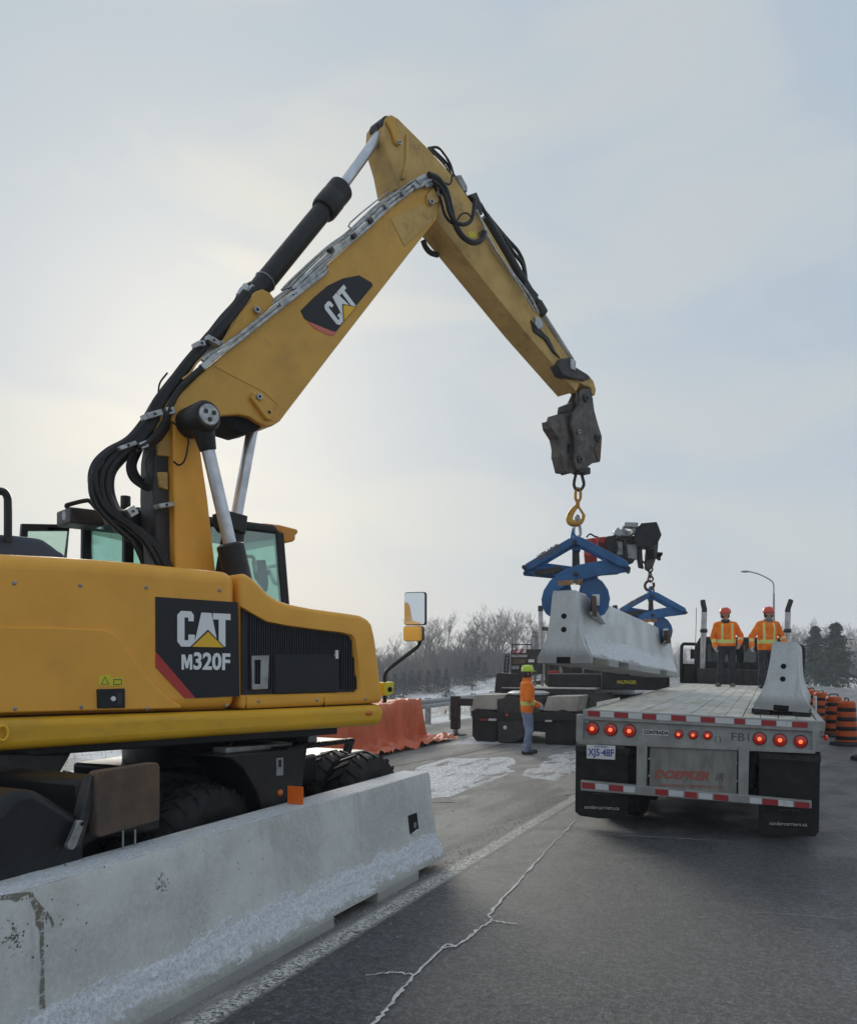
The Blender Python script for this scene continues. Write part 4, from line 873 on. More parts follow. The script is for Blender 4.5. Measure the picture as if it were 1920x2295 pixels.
eprism('link_plate', 'boom_yellow', zb((1210, 850), (1230, 815), (1265, 818), (1290, 850), (1340, 900), (1360, 960), (1340, 1000), (1310, 990), (1290, 960)), VB0 - 0.045, VB0, 0.008)
def pin(nm, m, pt, v, r, d, parent=None):
    c, = EP([pt], v); o = MB().cyl((c.x, v - d, c.z), (c.x, v, c.z), r, n=18).build(nm, m, parent or ex, bevel=0.004)
    MB().cyl((c.x, v - d - 0.003, c.z), (c.x, v - d + 0.02, c.z), r * 0.42, n=12).build('pin_hole', 'hole', o); return o
pin('pin', 'zinc', zb((1260, 848))[0], VB0 - 0.045, 0.030, 0.02); pin('pin', 'dark_metal', zb((1328, 948))[0], VB0 - 0.045, 0.015, 0.005)
eprism('tip_plate', 'old_yellow', zc((1145, 720), (1170, 740), (1240, 700), (1250, 640), (1215, 600), (1180, 615), (1140, 660)), VB0 - 0.03, VB0, 0.008)
pin('pin', 'zinc', zc((1218, 652))[0], VB0 - 0.03, 0.03, 0.03); pin('pin', 'zinc', zc((1162, 714))[0], VB0 - 0.03, 0.03, 0.03)
eprism('tip_rib', 'old_yellow', zc((880, 830), (1080, 740), (1200, 700), (1230, 720), (1180, 850), (980, 1030)), VB0 - 0.008, VB0 + 0.01, 0.006)
# boom decal
eprism('decal', 'decal_black', zc((235, 1490), (330, 1395), (430, 1310), (540, 1258), (655, 1236), (745, 1290), (752, 1310), (620, 1470), (492, 1638), (470, 1640), (300, 1570), (262, 1545)), VB0 - 0.004, VB0 + 0.01)
eprism('decal_stripe', 'decal_pink', zc((280, 1562), (470, 1640), (496, 1640), (475, 1668), (440, 1665), (340, 1622)), VB0 - 0.0045, VB0 + 0.01)
tl, tr, bl = EP(zc((395, 1462), (540, 1300), (505, 1605)), VB0 - 0.005); logo(tl, tr, bl, 'logo', ex, (0, -1, 0))
# stick
VK0, VK1 = -0.32, -0.02
stick_pix = [(859, 300), (861, 270), (868, 259), (878, 257), (892, 265), (960, 333), (1016, 396), (1070, 471), (1130, 572), (1197, 690), (1250, 768), (1288, 820), (1302, 852), (1291, 878), (1173, 741), (1080, 625), (982, 502), (930, 455), (887, 424), (877, 372), (866, 335)]
eprism('stick', 'old_yellow', stick_pix, VK0, VK1, 0.012)
eprism('stick_ear', 'boom_yellow', zc((850, 130), (880, 95), (910, 110), (935, 200), (960, 280), (940, 310), (915, 290), (880, 190)), VK0 - 0.03, VK0, 0.008)
eprism('stick_rib', 'old_yellow', zc((995, 225), (1012, 222), (1012, 430), (985, 545), (960, 545), (990, 420)), VK0 - 0.025, VK0, 0.006)
eprism('heel_pad', 'dark_metal', zc((775, 150), (820, 108), (850, 130), (850, 260), (870, 340), (905, 470), (880, 450), (840, 340), (815, 320), (830, 230), (790, 215)), VK0 + 0.09, VK1 - 0.12, 0.01)
MB().tube(curve(EP(zc((1110, 985), (1130, 1035), (1165, 1075), (1215, 1092)), -0.05), 5), 0.03, 8).build('end_cap', 'black_paint', ex)
pin('pin', 'zinc', zc((938, 288))[0], VK0 - 0.03, 0.025, 0.02)
eprism('warning_label', 'warn_yellow', zc((1430, 935), (1455, 918), (1490, 935), (1495, 955), (1470, 970), (1440, 960)), VK0 - 0.003, VK0 + 0.005)
# stick cylinder
VC = -0.20
a, b_, c_, d_, e_ = EP([(561, 690), (578, 651), (757, 432), (783, 396), (858, 292)], VC)
ax = (c_ - b_).normalized()
MB().cyl(b_ - ax * 0.12, c_, 0.094, n=24).build('stick_cylinder', 'black_paint', ex, bevel=0.006)
MB().lathe([(0.118, 0), (0.128, 0.03), (0.128, 0.20), (0.120, 0.24), (0.126, 0.26), (0.126, 0.36), (0.085, 0.40)], c_ - ax * 0.30, ax, 24).build('cylinder_head', 'black_paint', ex)
MB().cyl(c_, e_, 0.052, n=20).build('piston_rod', 'chrome', ex)
MB().tube([b_ + ax * 0.13 + (ax.cross(Vector((0, 1, 0))).normalized() * math.cos(t) + Vector((0, 1, 0)) * math.sin(t)) * 0.098 for t in [k * 0.3307 for k in range(19)]], 0.006, 5, closed=True).build('cylinder_band', 'zinc', ex)
MB().cyl(e_ - Vector((0, 0.11, 0)), e_ + Vector((0, 0.11, 0)), 0.095, n=20).build('rod_eye', 'black_paint', ex, bevel=0.01)
MB().cyl(e_ + Vector((0, -0.125, 0)), e_ + Vector((0, 0.125, 0)), 0.05, n=16).build('pin', 'zinc', ex)
for v in (VB0 + 0.04, VB1 - 0.10):
    eprism('cylinder_bracket', 'boom_yellow', zb((1080, 480), (1000, 540), (1130, 300), (1210, 210), (1240, 155), (1285, 140), (1335, 165), (1360, 200), (1345, 250), (1260, 330)), v, v + 0.06, 0.008)
pin('pin', 'zinc', zb((1245, 278))[0], VB0 + 0.02, 0.032, 0.02)
# lift cylinders
VL1 = -0.62
top, bot, b2 = EP([(450, 938), (517, 1225), (528, 1290)], VL1)
MB().cyl(top, bot, 0.055, n=20).build('piston_rod', 'chrome', ex)
dd = (bot - top).normalized()
MB().lathe([(0.085, 0), (0.115, 0.02), (0.115, 0.40), (0.13, 0.42), (0.13, 0.9)], bot - dd * 0.03, dd, 22).build('lift_cylinder', 'black_paint', ex)
MB().lathe([(0.105, -0.35), (0.125, -0.33), (0.125, 0.10), (0.105, 0.13), (0.085, 0.135)], (top.x, VL1, top.z), (0, -1, 0), 26).build('pivot_cap', 'black_paint', ex)
cp = MB().lathe([(0.086, 0.0), (0.086, 0.150), (0.078, 0.158)], (top.x, VL1, top.z), (0, -1, 0), 26).build('pivot_cover', 'zinc', ex)
for k in range(3):
    t = k * 2.094 + 0.5; q = Vector((top.x + math.cos(t) * 0.04, VL1 - 0.157, top.z + math.sin(t) * 0.04)); MB().cyl(q + Vector((0, 0.02, 0)), q - Vector((0, 0.006, 0)), 0.019, n=12).build('bolt', 'dark_metal', cp)
MB().cyl(top + dd * 0.04, top + dd * 0.26, 0.10, 0.068, 20).build('rod_eye', 'black_paint', ex, bevel=0.008)
VL2 = -0.16
t2, m2, q2 = EP([(566, 960), (533, 1140), (526, 1180)], VL2)
MB().cyl(t2, q2, 0.052, n=20).build('piston_rod', 'chrome', ex)
eprism('cylinder_block', 'black_paint', zf((105, 48), (280, 95), (262, 245), (150, 205), (120, 160)), VL2 - 0.14, VL2 + 0.14, 0.012)
MB().cyl(m2 + (q2 - m2) * 0.6, m2 + (q2 - m2) * 12, 0.10, n=20).build('lift_cylinder', 'black_paint', ex)
# ---- pipes along the boom
pb = zb((880, 640), (950, 590), (1100, 490), (1300, 330), (1480, 190), (1700, 20)); pc = zc((170, 1370), (470, 1080), (640, 950), (830, 770), (960, 670), (1070, 590), (1190, 550))
for dv, dz, r_ in ((-0.025, -0.012, 0.016), (-0.02, 0.035, 0.016), (0.06, 0.07, 0.013), (0.16, 0.085, 0.013)):
    q = [p + Vector((0, dv + 0.0, dz)) for p in curve(EP(pb + pc, VB0), 5)]
    MB().tube(q, r_, 8).build('hydraulic_pipe', 'zinc', ex)
MB().tube(curve(EP(zc((440, 1040), (520, 990), (600, 910), (590, 860), (840, 655), (880, 650)), VB0 + 0.16), 3), 0.008, 6).build('hydraulic_pipe', 'zinc', ex)
MB().tube(curve(EP(zc((600, 920), (700, 830), (800, 760), (900, 660), (1040, 560)), VB0 + 0.12), 4), 0.018, 6).build('hydraulic_pipe', 'zinc', ex)
for x, y in ((450, 1060), (610, 960), (730, 850), (840, 740), (960, 650), (1080, 575)):
    a, b_ = EP(zc((x - 22, y + 18), (x + 22, y - 18)), VB0 - 0.03); MB().bar(a.lerp(b_, 0.25), a.lerp(b_, 0.75), 0.06, 0.05).build('pipe_clip', 'dark_metal' if x % 20 else 'steel', ex, bevel=0.006)
for x, y in ((910, 635), (960, 590), (1420, 225)):
    a, b_ = EP(zb((x - 28, y + 22), (x + 28, y - 22)), VB0 - 0.02); MB().bar(a, b_, 0.05, 0.05).build('pipe_clip', 'zinc', ex, bevel=0.005)
for x0, y0, x1, y1, r_ in ((1040, 610, 1190, 548, 0.034), (1060, 570, 1120, 530, 0.03), (1120, 600, 1190, 580, 0.026)):
    a, b_ = EP(zc((x0, y0), (x1, y1)), VB0 - 0.02); MB().cyl(a, b_, r_, n=10).build('hose_coupling', 'zinc', ex, bevel=0.004)
# ---- hoses
def hose(pix, v, r_=0.022, m='hose', n=6, nm='hydraulic_hose'):
    pts = EP(pix, 0) if False else [E(a, b_, v if not isinstance(v, (list, tuple)) else v[min(i, len(v) - 1)]) for i, (a, b_) in enumerate(pix)]
    return MB().tube(curve(pts, n), r_, 7).build(nm, m, ex)
base = [(1180, 170), (1060, 330), (930, 470), (800, 620), (680, 780), (600, 900), (540, 1020), (440, 1140), (320, 1220), (240, 1320), (225, 1440), (270, 1560), (360, 1650), (470, 1730), (570, 1830), (640, 1960)]
rh = random.Random(4)
for i in range(11):
    f = (i - 5) / 5.0; pts = []
    for j, (x, y) in enumerate(base):
        if j < 4 and i % 2: continue
        k = j / (len(base) - 1); nx = 0.75 if j < 8 else 1.0
        pts.append((x + f * (18 + 50 * min(1, max(0, (j - 3) / 6))) * nx + rh.uniform(-5, 5), y + f * (14 + 18 * k) + rh.uniform(-5, 5)))
    hose(zb(*pts), -0.20 + 0.20 * math.sin(i * 2.1), 0.021 + 0.005 * (i % 3))
hose(zb((215, 1560), (175, 1480), (170, 1390), (215, 1300), (300, 1230), (420, 1150)), -0.05, 0.026)
hose(zb((420, 1790), (300, 1680), (215, 1590), (170, 1500), (160, 1420), (180, 1350), (240, 1270)), -0.38, 0.024)
for i in range(3):
    hose(zb((450 + 18 * i, 1190), (405 + 20 * i, 1290), (425 + 20 * i, 1380 - 8 * i), (500 + 10 * i, 1440 - 10 * i), (580, 1470 - 14 * i), (640, 1520), (660, 1700), (655, 1950)), -0.2 + 0.05 * i, 0.02)
for i in range(4): # lead up the boom's back edge to the pipes
    hose(zb((885 + 8 * i, 655 + 6 * i), (800, 730 + 12 * i), (720 + 6 * i, 820 + 8 * i), (670 + 10 * i, 920), (640 + 12 * i, 1010), (560 + 16 * i, 1120), (470 + 14 * i, 1180)), VB0 + 0.03 * i - 0.02, 0.023)
hose(zb((660, 690), (610, 760), (600, 850)), -0.1, 0.008); hose(zb((560, 1190), (520, 1270), (530, 1350), (560, 1400)), -0.3, 0.006); hose(zb((690, 1010), (790, 1100), (790, 1200), (770, 1270), (735, 1295), (700, 1270)), VB0 - 0.06, 0.008, nm='electric_cable')
hose(zb((1215, 110), (1150, 150), (1110, 230), (1020, 330), (950, 420), (890, 500), (860, 540)), -0.2, 0.03); hose(zb((1230, 140), (1180, 210), (1130, 300), (1050, 410), (980, 470)), -0.26, 0.032)
hose(zb((760, 730), (810, 690), (850, 630), (890, 590)), VB0 - 0.02, 0.008, 'old_yellow', nm='electric_cable')
for x0, y0, x1, y1, w in ((505, 985, 610, 955, 0.09), (635, 950, 690, 945, 0.11), (330, 1195, 440, 1155, 0.06), (465, 1180, 515, 1160, 0.10), (255, 1650, 385, 1615, 0.12), (390, 1620, 440, 1590, 0.13), (590, 1570, 680, 1555, 0.07), (905, 465, 985, 510, 0.09), (840, 510, 890, 505, 0.08)):
    a, b_ = EP(zb((x0, y0), (x1, y1)), VB0 + 0.02 if x0 != 255 else -0.3); MB().bar(a, b_, 0.12, w * 0.55).build('hose_clamp', 'zinc' if x0 != 255 else 'dark_metal', ex, bevel=0.006)
    MB().cyl(a.lerp(b_, 0.5) - Vector((0, 0.066, 0)), a.lerp(b_, 0.5) - Vector((0, 0.05, 0)), 0.012, n=8).build('clamp_bolt', 'dark_metal', ex)
for x0, y0, x1, y1 in ((1130, 190, 1180, 120), (1190, 170, 1225, 130)):
    a, b_ = EP(zb((x0, y0), (x1, y1)), -0.24); MB().cyl(a, b_, 0.034, n=10).build('hose_coupling', 'zinc', ex, bevel=0.004)
eprism('valve_block', 'dark_metal', zb((590, 1150), (690, 1130), (695, 1500), (690, 1970), (600, 1970), (570, 1500), (575, 1250)), VB0 + 0.10, VB1 - 0.06, 0.02)
eprism('valve_plate', 'old_yellow', zb((600, 1130), (690, 1130), (690, 1240), (600, 1230)), VB0 + 0.07, VB0 + 0.11, 0.01); eprism('valve_plate', 'old_yellow', zb((600, 1340), (665, 1340), (670, 1460), (610, 1440)), VB0 + 0.07, VB0 + 0.11, 0.01)
eprism('hose_shroud', 'black_paint', zb((300, 1640), (440, 1600), (560, 1560), (700, 1620), (700, 1960), (520, 1960), (490, 1880), (440, 1780), (330, 1720)), 0.0, 0.10, 0.02)
# loops beside the boom tip and hoses down the stick
VS1 = VK0 - 0.05
hose(zc((1150, 515), (1215, 545), (1275, 630), (1305, 740), (1335, 860), (1390, 955), (1460, 1000), (1525, 985), (1550, 925)), VB0 - 0.05, 0.032)
hose(zc((1180, 560), (1230, 600), (1275, 690), (1300, 790), (1345, 855), (1400, 872), (1450, 850), (1470, 790), (1480, 700)), VB0 - 0.08, 0.022)
hose(zc((1190, 590), (1235, 690), (1262, 790), (1300, 850), (1340, 868)), VB0 - 0.04, 0.016)
hose(zc((1345, 860), (1385, 800), (1425, 792), (1455, 820)), VS1, 0.010); hose(zc((1240, 560), (1290, 585), (1312, 570), (1318, 520)), VS1, 0.010, nm='electric_cable')
hose(zc((1150, 325), (1215, 322), (1265, 375), (1305, 440), (1330, 520)), VK1 - 0.1, 0.014); hose(zc((1170, 330), (1240, 395), (1290, 450), (1335, 530), (1430, 690), (1480, 760)), VK1 - 0.06, 0.018); hose(zc((1155, 335), (1250, 430), (1315, 520), (1430, 680)), VK1 - 0.16, 0.012)
for i, v in enumerate((-0.10, -0.2)):
    hose(zd((215 + 10 * i, 20), (300, 130 + 20 * i), (400 - 15 * i, 250), (480 - 30 * i, 340 + 10 * i), (520 - 10 * i, 430), (538, 560)), v, 0.024)
hose(zd((200, 60), (330, 330), (440, 480), (560, 640), (620, 760)), VK0 - 0.03, 0.014, 'zinc', nm='hydraulic_pipe'); hose(zd((250, 190), (350, 360), (470, 540), (590, 740)), VK0 - 0.05, 0.012, 'zinc', nm='hydraulic_pipe')
eprism('hose_bracket', 'dark_metal', zc((1440, 660), (1495, 640), (1530, 720), (1540, 800), (1500, 790), (1490, 700)), VK0 - 0.02, VK1 + 0.02, 0.008)
eprism('junction_box', 'steel', zc((1350, 520), (1385, 515), (1430, 600), (1430, 640), (1400, 630)), VK0 + 0.06, VK1, 0.01)
eprism('hose_bracket', 'steel', zd((240, 200), (262, 180), (268, 215), (250, 240)), VK0 - 0.06, VK0, 0.005)
# bucket cylinder along the top of the stick
VQ = -0.17
s0, s1, s2, s3 = EP(zd((250, 110), (600, 700), (700, 850), (840, 1075)), VQ)
qa = (s1 - s0).normalized()
MB().cyl(s0, s1, 0.07, n=18).build('bucket_cylinder', 'black_paint', ex, bevel=0.005)
MB().lathe([(0.08, 0), (0.09, 0.02), (0.09, 0.16), (0.05, 0.18)], s1 - qa * 0.02, qa, 18).build('cylinder_head', 'dark_metal', ex)
MB().cyl(s1, s3, 0.04, n=16).build('piston_rod', 'steel', ex)
eprism('hose_guard', 'black_paint', zd((528, 545), (560, 560), (625, 635), (600, 665), (605, 705), (560, 690), (520, 600)), VK0 + 0.05, VK1, 0.012)
eprism('valve', 'zinc', zd((600, 780), (640, 790), (655, 850), (620, 865), (600, 830)), VK0 - 0.04, VK0 + 0.05, 0.01)
eprism('torn_hose_cover', 'black_paint', zd((570, 800), (620, 850), (690, 920), (735, 1010), (770, 1060), (720, 1020), (660, 930), (590, 880)), VK0 - 0.02, VK0 + 0.10, 0.008)
eprism('tip_link', 'dark_metal', zd((745, 1100), (775, 1060), (840, 1050), (860, 1110), (950, 1165), (975, 1190), (930, 1210), (830, 1190), (780, 1170)), VK0 - 0.06, VK0 + 0.07, 0.015)
eprism('tip_cover', 'old_yellow', zd((900, 1180), (950, 1165), (990, 1210), (1008, 1270), (1000, 1310), (980, 1300), (975, 1260), (900, 1225), (840, 1200)), VK0 - 0.02, VK1 + 0.02, 0.015)
MB().box(*(lambda a: (a.x - 0.05, a.x + 0.05, VK0 - 0.075, VK0 - 0.055, a.z - 0.06, a.z + 0.06))(EP(zd((820, 1112)), VK0)[0])).build('data_plate', 'zinc', ex)
# quick coupler
cq = eprism('quick_coupler', 'worn_steel', zg((600, 470), (650, 445), (710, 460), (742, 560), (760, 700), (800, 850), (845, 990), (838, 1120), (825, 1275), (740, 1290), (670, 1345), (560, 1362), (530, 1240), (540, 1000), (500, 860), (520, 720), (585, 640)), VQ - 0.16, VQ - 0.09, 0.012)
eprism('quick_coupler_plate', 'worn_steel', zg((600, 470), (650, 445), (710, 460), (742, 560), (760, 700), (800, 850), (845, 990), (838, 1120), (825, 1275), (740, 1290), (670, 1345), (560, 1362), (530, 1240), (540, 1000), (500, 860), (520, 720), (585, 640)), VQ + 0.02, VQ + 0.09, 0.012)
eprism('coupler_core', 'dark_metal', zg((610, 640), (700, 620), (770, 880), (800, 1050), (760, 1230), (640, 1300), (570, 1290), (560, 1000), (560, 760)), VQ - 0.09, VQ + 0.02, 0.015)
eprism('coupler_jaw', 'worn_steel', zg((268, 812), (318, 800), (335, 745), (480, 720), (520, 800), (535, 1000), (520, 1180), (610, 1340), (520, 1400), (420, 1385), (385, 1240), (375, 1215), (378, 1120), (355, 1010), (280, 892)), VQ - 0.10, VQ + 0.05, 0.014, holes=[list(reversed(zg((455, 1090), (490, 1085), (492, 1180), (455, 1190))))])
eprism('coupler_neck', 'dark_metal', zg((440, 640), (540, 600), (600, 480), (640, 560), (600, 690), (520, 740), (430, 720)), VK0 + 0.06, VK1 - 0.10, 0.015)
eprism('coupler_plate', 'rust', zg((760, 1120), (835, 1010), (828, 1240), (790, 1262)), VQ - 0.175, VQ - 0.155, 0.005)
for x, y, r_ in ((660, 560, 0.055), (790, 1010, 0.05), (590, 1250, 0.045), (575, 940, 0.03)): pin('pin', 'steel' if r_ < 0.04 else 'dark_metal', zg((x, y))[0], VQ - 0.16, r_, 0.02)
a, b_ = EP(zg((395, 1405), (520, 1375)), VQ); MB().cyl(a, b_, 0.026, n=10).build('lock_bar', 'dark_metal', ex)
a, b_ = EP(zg((530, 1360), (670, 1385)), VQ); MB().bar(a, b_, 0.14, 0.09).build('lift_eye', 'dark_metal', ex, bevel=0.015)
# ---- mirror on its arm
mc = E(928, 1362, VS + 0.18); vm = mc.y
MB().tube(curve(EP([(862, 1575), (862, 1535), (863, 1512), (874, 1497), (925, 1458), (938, 1446), (942, 1430)], vm), 5), 0.018, 8).build('mirror_arm', 'black_paint', ex)
nrm = Vector((-0.99, -0.02, -0.02)); mx = Vector((0, 0, 1)).cross(nrm).normalized(); mz = nrm.cross(mx)
inv = EX.I.to_3x3() @ Vector((-0.34, -0.94, 0.0)).normalized(); mx = inv.cross(Vector((0, 0, 1))).normalized(); mz = mx.cross(inv).normalized()
if mz.z < 0: mz = -mz
def mirror(nm, ctr, w, h):
    c = Vector(ctr); q = []
    for (a, b_) in ((-1, -1), (1, -1), (1, 1), (-1, 1)):
        for k in range(5):
            t = k / 4 * math.pi / 2 + {(-1, -1): math.pi, (1, -1): 1.5 * math.pi, (1, 1): 0, (-1, 1): math.pi / 2}[(a, b_)]
            q.append(c + mx * (a * (w / 2 - 0.022) + 0.022 * math.cos(t)) + mz * (b_ * (h / 2 - 0.022) + 0.022 * math.sin(t)))
    h_ = MB().prism(q, -inv * 0.05).build(nm, 'black_paint', ex, bevel=0.008)
    MB().prism([c + (p - c) * 0.95 + inv * 0.001 for p in q], inv * 0.003).build('mirror_glass', 'mirror', h_, smooth=0)
mirror('mirror', E(929, 1364, vm), 0.205, 0.30); mirror('wide_mirror', E(925, 1420, vm), 0.19, 0.135)
eprism('mirror_bracket', 'warn_yellow', [(861, 1530), (884, 1528), (881, 1556), (863, 1560)], VS + 0.1, VS + 0.2, 0.008)
MB().cyl(*(lambda a: ((a.x, VS + 0.09, a.z), (a.x, VS + 0.11, a.z)))(E(873, 1545, VS + 0.1)), 0.022, n=12).build('bolt', 'hole', ex)
# ---- undercarriage
UC = Frame((-2.04, 7.59, 0), R(64)); REL = EX.I @ UC.M
def U(px, py, y): return UC.hit(px, py, 1, y)
def UP(pix, y): return [U(a, b_, y) for a, b_ in pix]
def uprism(name, m, pix, y0, y1, bevel=0.0, seg=2, parent=None): return MB(REL).prism(UP(pix, y0), (0, y1 - y0, 0)).build(name, m, parent or ex, bevel, seg)
mb = MB(REL); mb.box(-2.3, 2.2, -0.45, 0.45, 0.55, 1.0); mb.box(-0.75, 0.75, -0.75, 0.75, 0.85, 1.12); mb.box(1.1, 1.5, -0.95, 0.95, 0.45, 0.68); mb.box(-1.5, -1.1, -0.95, 0.95, 0.45, 0.68)
mb.build('chassis', 'black_paint', ex, bevel=0.03)
MB(REL).lathe([(0.62, 1.1), (0.66, 1.12), (0.66, 1.34), (0.6, 1.36)], n=40).build('slew_ring', 'black_paint', ex)
def tyre_mesh():
    w = 0.14; R0 = 0.55; mb = MB()
    prof = [(0.29, -w * 0.8), (0.34, -w * 0.98), (0.44, -w), (0.50, -w * 0.92), (0.52, -w * 0.7), (0.525, 0), (0.52, w * 0.7), (0.50, w * 0.92), (0.44, w), (0.34, w * 0.98), (0.29, w * 0.8)]
    n = 40; vs = [(r * math.cos(6.28319 * k / n), z, r * math.sin(6.28319 * k / n)) for r, z in prof for k in range(n)]
    mb.add(vs, [(i * n + k, i * n + (k + 1) % n, (i + 1) * n + (k + 1) % n, (i + 1) * n + k) for i in range(len(prof) - 1) for k in range(n)])
    for k in range(24):
        for s in (-1, 1):
            a = 6.28319 * (k + 0.5 * (s > 0)) / 24; b2 = a + 0.14
            for rr_, aa in ((R0, 0),):
                q = []
                for (al, y) in ((a, 0.005 * s), (a + 0.085, 0.005 * s), (b2 + 0.075, w * 0.97 * s), (b2, w * 0.97 * s)):
                    q.append((al, y))
                lo = [((0.505 if abs(y) < 0.1 else 0.46) * math.cos(al), y, (0.505 if abs(y) < 0.1 else 0.46) * math.sin(al)) for al, y in q]
                hi = [((R0 if abs(y) < 0.1 else R0 - 0.03) * math.cos(al), y * (1.0 if abs(y) < 0.1 else 1.03), (R0 if abs(y) < 0.1 else R0 - 0.03) * math.sin(al)) for al, y in q]
                mb.add(lo + hi, [(0, 1, 2, 3), (4, 7, 6, 5), (0, 4, 5, 1), (1, 5, 6, 2), (2, 6, 7, 3), (3, 7, 4, 0)])
    return mb.mesh('tyre', 40)
TY = tyre_mesh(); TY.materials.append(M['rubber'])
rimb = MB()
rimb.lathe([(0.30, -0.12), (0.31, -0.10), (0.28, -0.06), (0.26, 0.05), (0.31, 0.10), (0.30, 0.12)], (0, 0, 0), (0, 1, 0), 28); rimb.lathe([(0.14, -0.10), (0.15, 0.0), (0.15, 0.06)], (0, 0, 0), (0, 1, 0), 18)
for k in range(8): rimb.cyl((0.2 * math.cos(k * 0.785), -0.075, 0.2 * math.sin(k * 0.785)), (0.2 * math.cos(k * 0.785), -0.03, 0.2 * math.sin(k * 0.785)), 0.02, n=6)
RIM = rimb.mesh('rim', 40); RIM.materials.append(M['black_paint'])
for x in (1.25, -1.07):
    for y in (-0.95, -0.62, 0.62, 0.95):
        w = bpy.data.objects.new('wheel', RIM); COL.objects.link(w); w.parent = ex; w.matrix_local = REL @ Matrix.Translation((x, y, 0.55)) @ Matrix.Rotation(x * 3 + y, 4, 'Y')
        t = bpy.data.objects.new('tyre', TY); COL.objects.link(t); t.parent = w
# step box between the wheels
uy = -1.22
bx_ = uprism('step_box', 'black_paint', za((900, 1180), (1180, 1152), (1262, 1142), (1248, 1250), (1225, 1420), (1080, 1420), (1055, 1330), (1000, 1230), (950, 1190)), uy, -0.80, 0.012)
uprism('step_plate', 'black_paint', za((1180, 1146), (1458, 1110), (1456, 1124), (1180, 1160)), uy, -0.55, 0.004, parent=bx_); uprism('step_bracket', 'black_paint', za((1436, 1118), (1456, 1114), (1402, 1300), (1388, 1300)), -0.62, -0.56, 0.004, parent=bx_)
for k in range(22):                      # toothed tread edge
    x = 1190 + k * 12.2; y = 1146 - k * 1.55; a, b_ = UP(za((x, y + 4), (x + 6, y - 8)), uy)
    MB(REL).box(a.x, a.x + 0.018, uy - 0.004, uy + 0.05, a.z - 0.01, b_.z).build('tread_tooth', 'black_paint', bx_)
uprism('data_plate', 'steel', za((1135, 1188), (1162, 1186), (1162, 1258), (1135, 1260)), uy - 0.006, uy + 0.01, parent=bx_); uprism('plate_mark', 'decal_black', za((1143, 1195), (1155, 1195), (1155, 1225), (1143, 1225)), uy - 0.008, uy + 0.01, parent=bx_)
a, = UP(za((1147, 1330)), uy); MB(REL).ball((a.x, uy - 0.005, a.z), 0.035, 12, (1, 0.5, 0.8)).build('side_marker', 'amber', bx_)
a, b_ = UP(za((900, 1158), (1175, 1138)), -1.0); MB(REL).bar(a, b_, 0.12, 0.05).build('step_rail', 'steel', ex)
MB(REL).tube(curve(UP(za((935, 1140), (960, 1105), (1000, 1098), (1180, 1112), (1240, 1105), (1280, 1130)), -0.9), 5), 0.022, 7).build('brake_line', 'black_paint', ex)
a, = UP(za((1245, 1112)), -0.95); MB(REL).cyl((a.x, -1.05, a.z), (a.x, -0.85, a.z), 0.07, n=16).build('pipe_roller', 'steel', ex, bevel=0.01)
# outrigger with its rusty pad, and the black blade behind
oy = -1.42
pd = uprism('outrigger_pad', 'rust', zh((640, 335), (655, 318), (1010, 262), (1040, 262), (1052, 290), (1052, 630), (1040, 642), (660, 752), (638, 735)), oy, oy + 0.07, 0.008)
uprism('outrigger_arm', 'dark_metal', zh((600, 350), (650, 330), (660, 420), (590, 640), (540, 800), (500, 830), (490, 790), (540, 600)), oy + 0.03, oy + 0.10, 0.008)
uprism('lock_strap', 'steel', zh((515, 650), (530, 638), (552, 645), (556, 670), (500, 815), (480, 835), (455, 828), (448, 805)), oy - 0.012, oy + 0.02, 0.004)
a, = UP(zh((530, 662)), oy); MB(REL).cyl((a.x, oy - 0.016, a.z), (a.x, oy, a.z), 0.011, n=10).build('strap_hole', 'hole', ex)
for x in (808, 888):
    a, b_ = UP(zh((x, 700), (x, 830)), oy + 0.03); MB(REL).cyl(a, b_, 0.006, n=6).build('pad_stay', 'zinc', pd)
uprism('outrigger_beam', 'black_paint', zh((520, 380), (640, 340), (1060, 380), (1060, 720), (660, 760), (520, 860)), oy + 0.11, -0.6, 0.03)
uprism('blade', 'black_paint', [(-120, 1860), (-40, 1826)] + zh((0, 566), (60, 490), (120, 448), (230, 432), (300, 470), (420, 545), (530, 610), (580, 700), (560, 1000), (0, 1300)) + [(-120, 2100)], oy + 0.05, 0.9, 0.05, 4)
uprism('blade_frame', 'dark_metal', zh((-200, 200), (480, 195), (400, 330), (260, 420), (-200, 400)), -0.5, 0.4, 0.02)

# ------------------------------------------------------------------ shackle and swivel hook hanging from the coupler
sh_o = E(1292, 1066, VQ); Ysh = (EX.M @ sh_o).y
def H(px, py): return sight(px, py, Ysh)
hk = thing('swivel_hook', H(1292, 1175), 'yellow swivel hook and steel shackle hanging under the excavator coupler', 'hook')
def rel(pts): return [Vector(p) - hk.location for p in pts]
MB().tube(curve(rel([H(*p) for p in zg((548, 1420), (535, 1470), (528, 1530), (548, 1580), (580, 1592), (612, 1580), (638, 1530), (628, 1470), (615, 1420))]), 5), 0.021, 10).build('shackle', 'dark_metal', hk)
MB().cyl(*rel([H(*p) for p in zg((515, 1400), (652, 1400))]), 0.024, n=12).build('shackle_pin', 'dark_metal', hk)
MB().tube(curve(rel([H(*p) for p in zg((572, 1575), (548, 1600), (545, 1680), (572, 1720), (598, 1680), (598, 1600))]), 4, True), 0.020, 10, closed=True).build('swivel_eye', 'hook_yellow', hk)
MB().cyl(*rel([H(*p) for p in zg((570, 1700), (570, 1775))]), 0.028, n=12).build('swivel_shank', 'hook_yellow', hk, bevel=0.005)
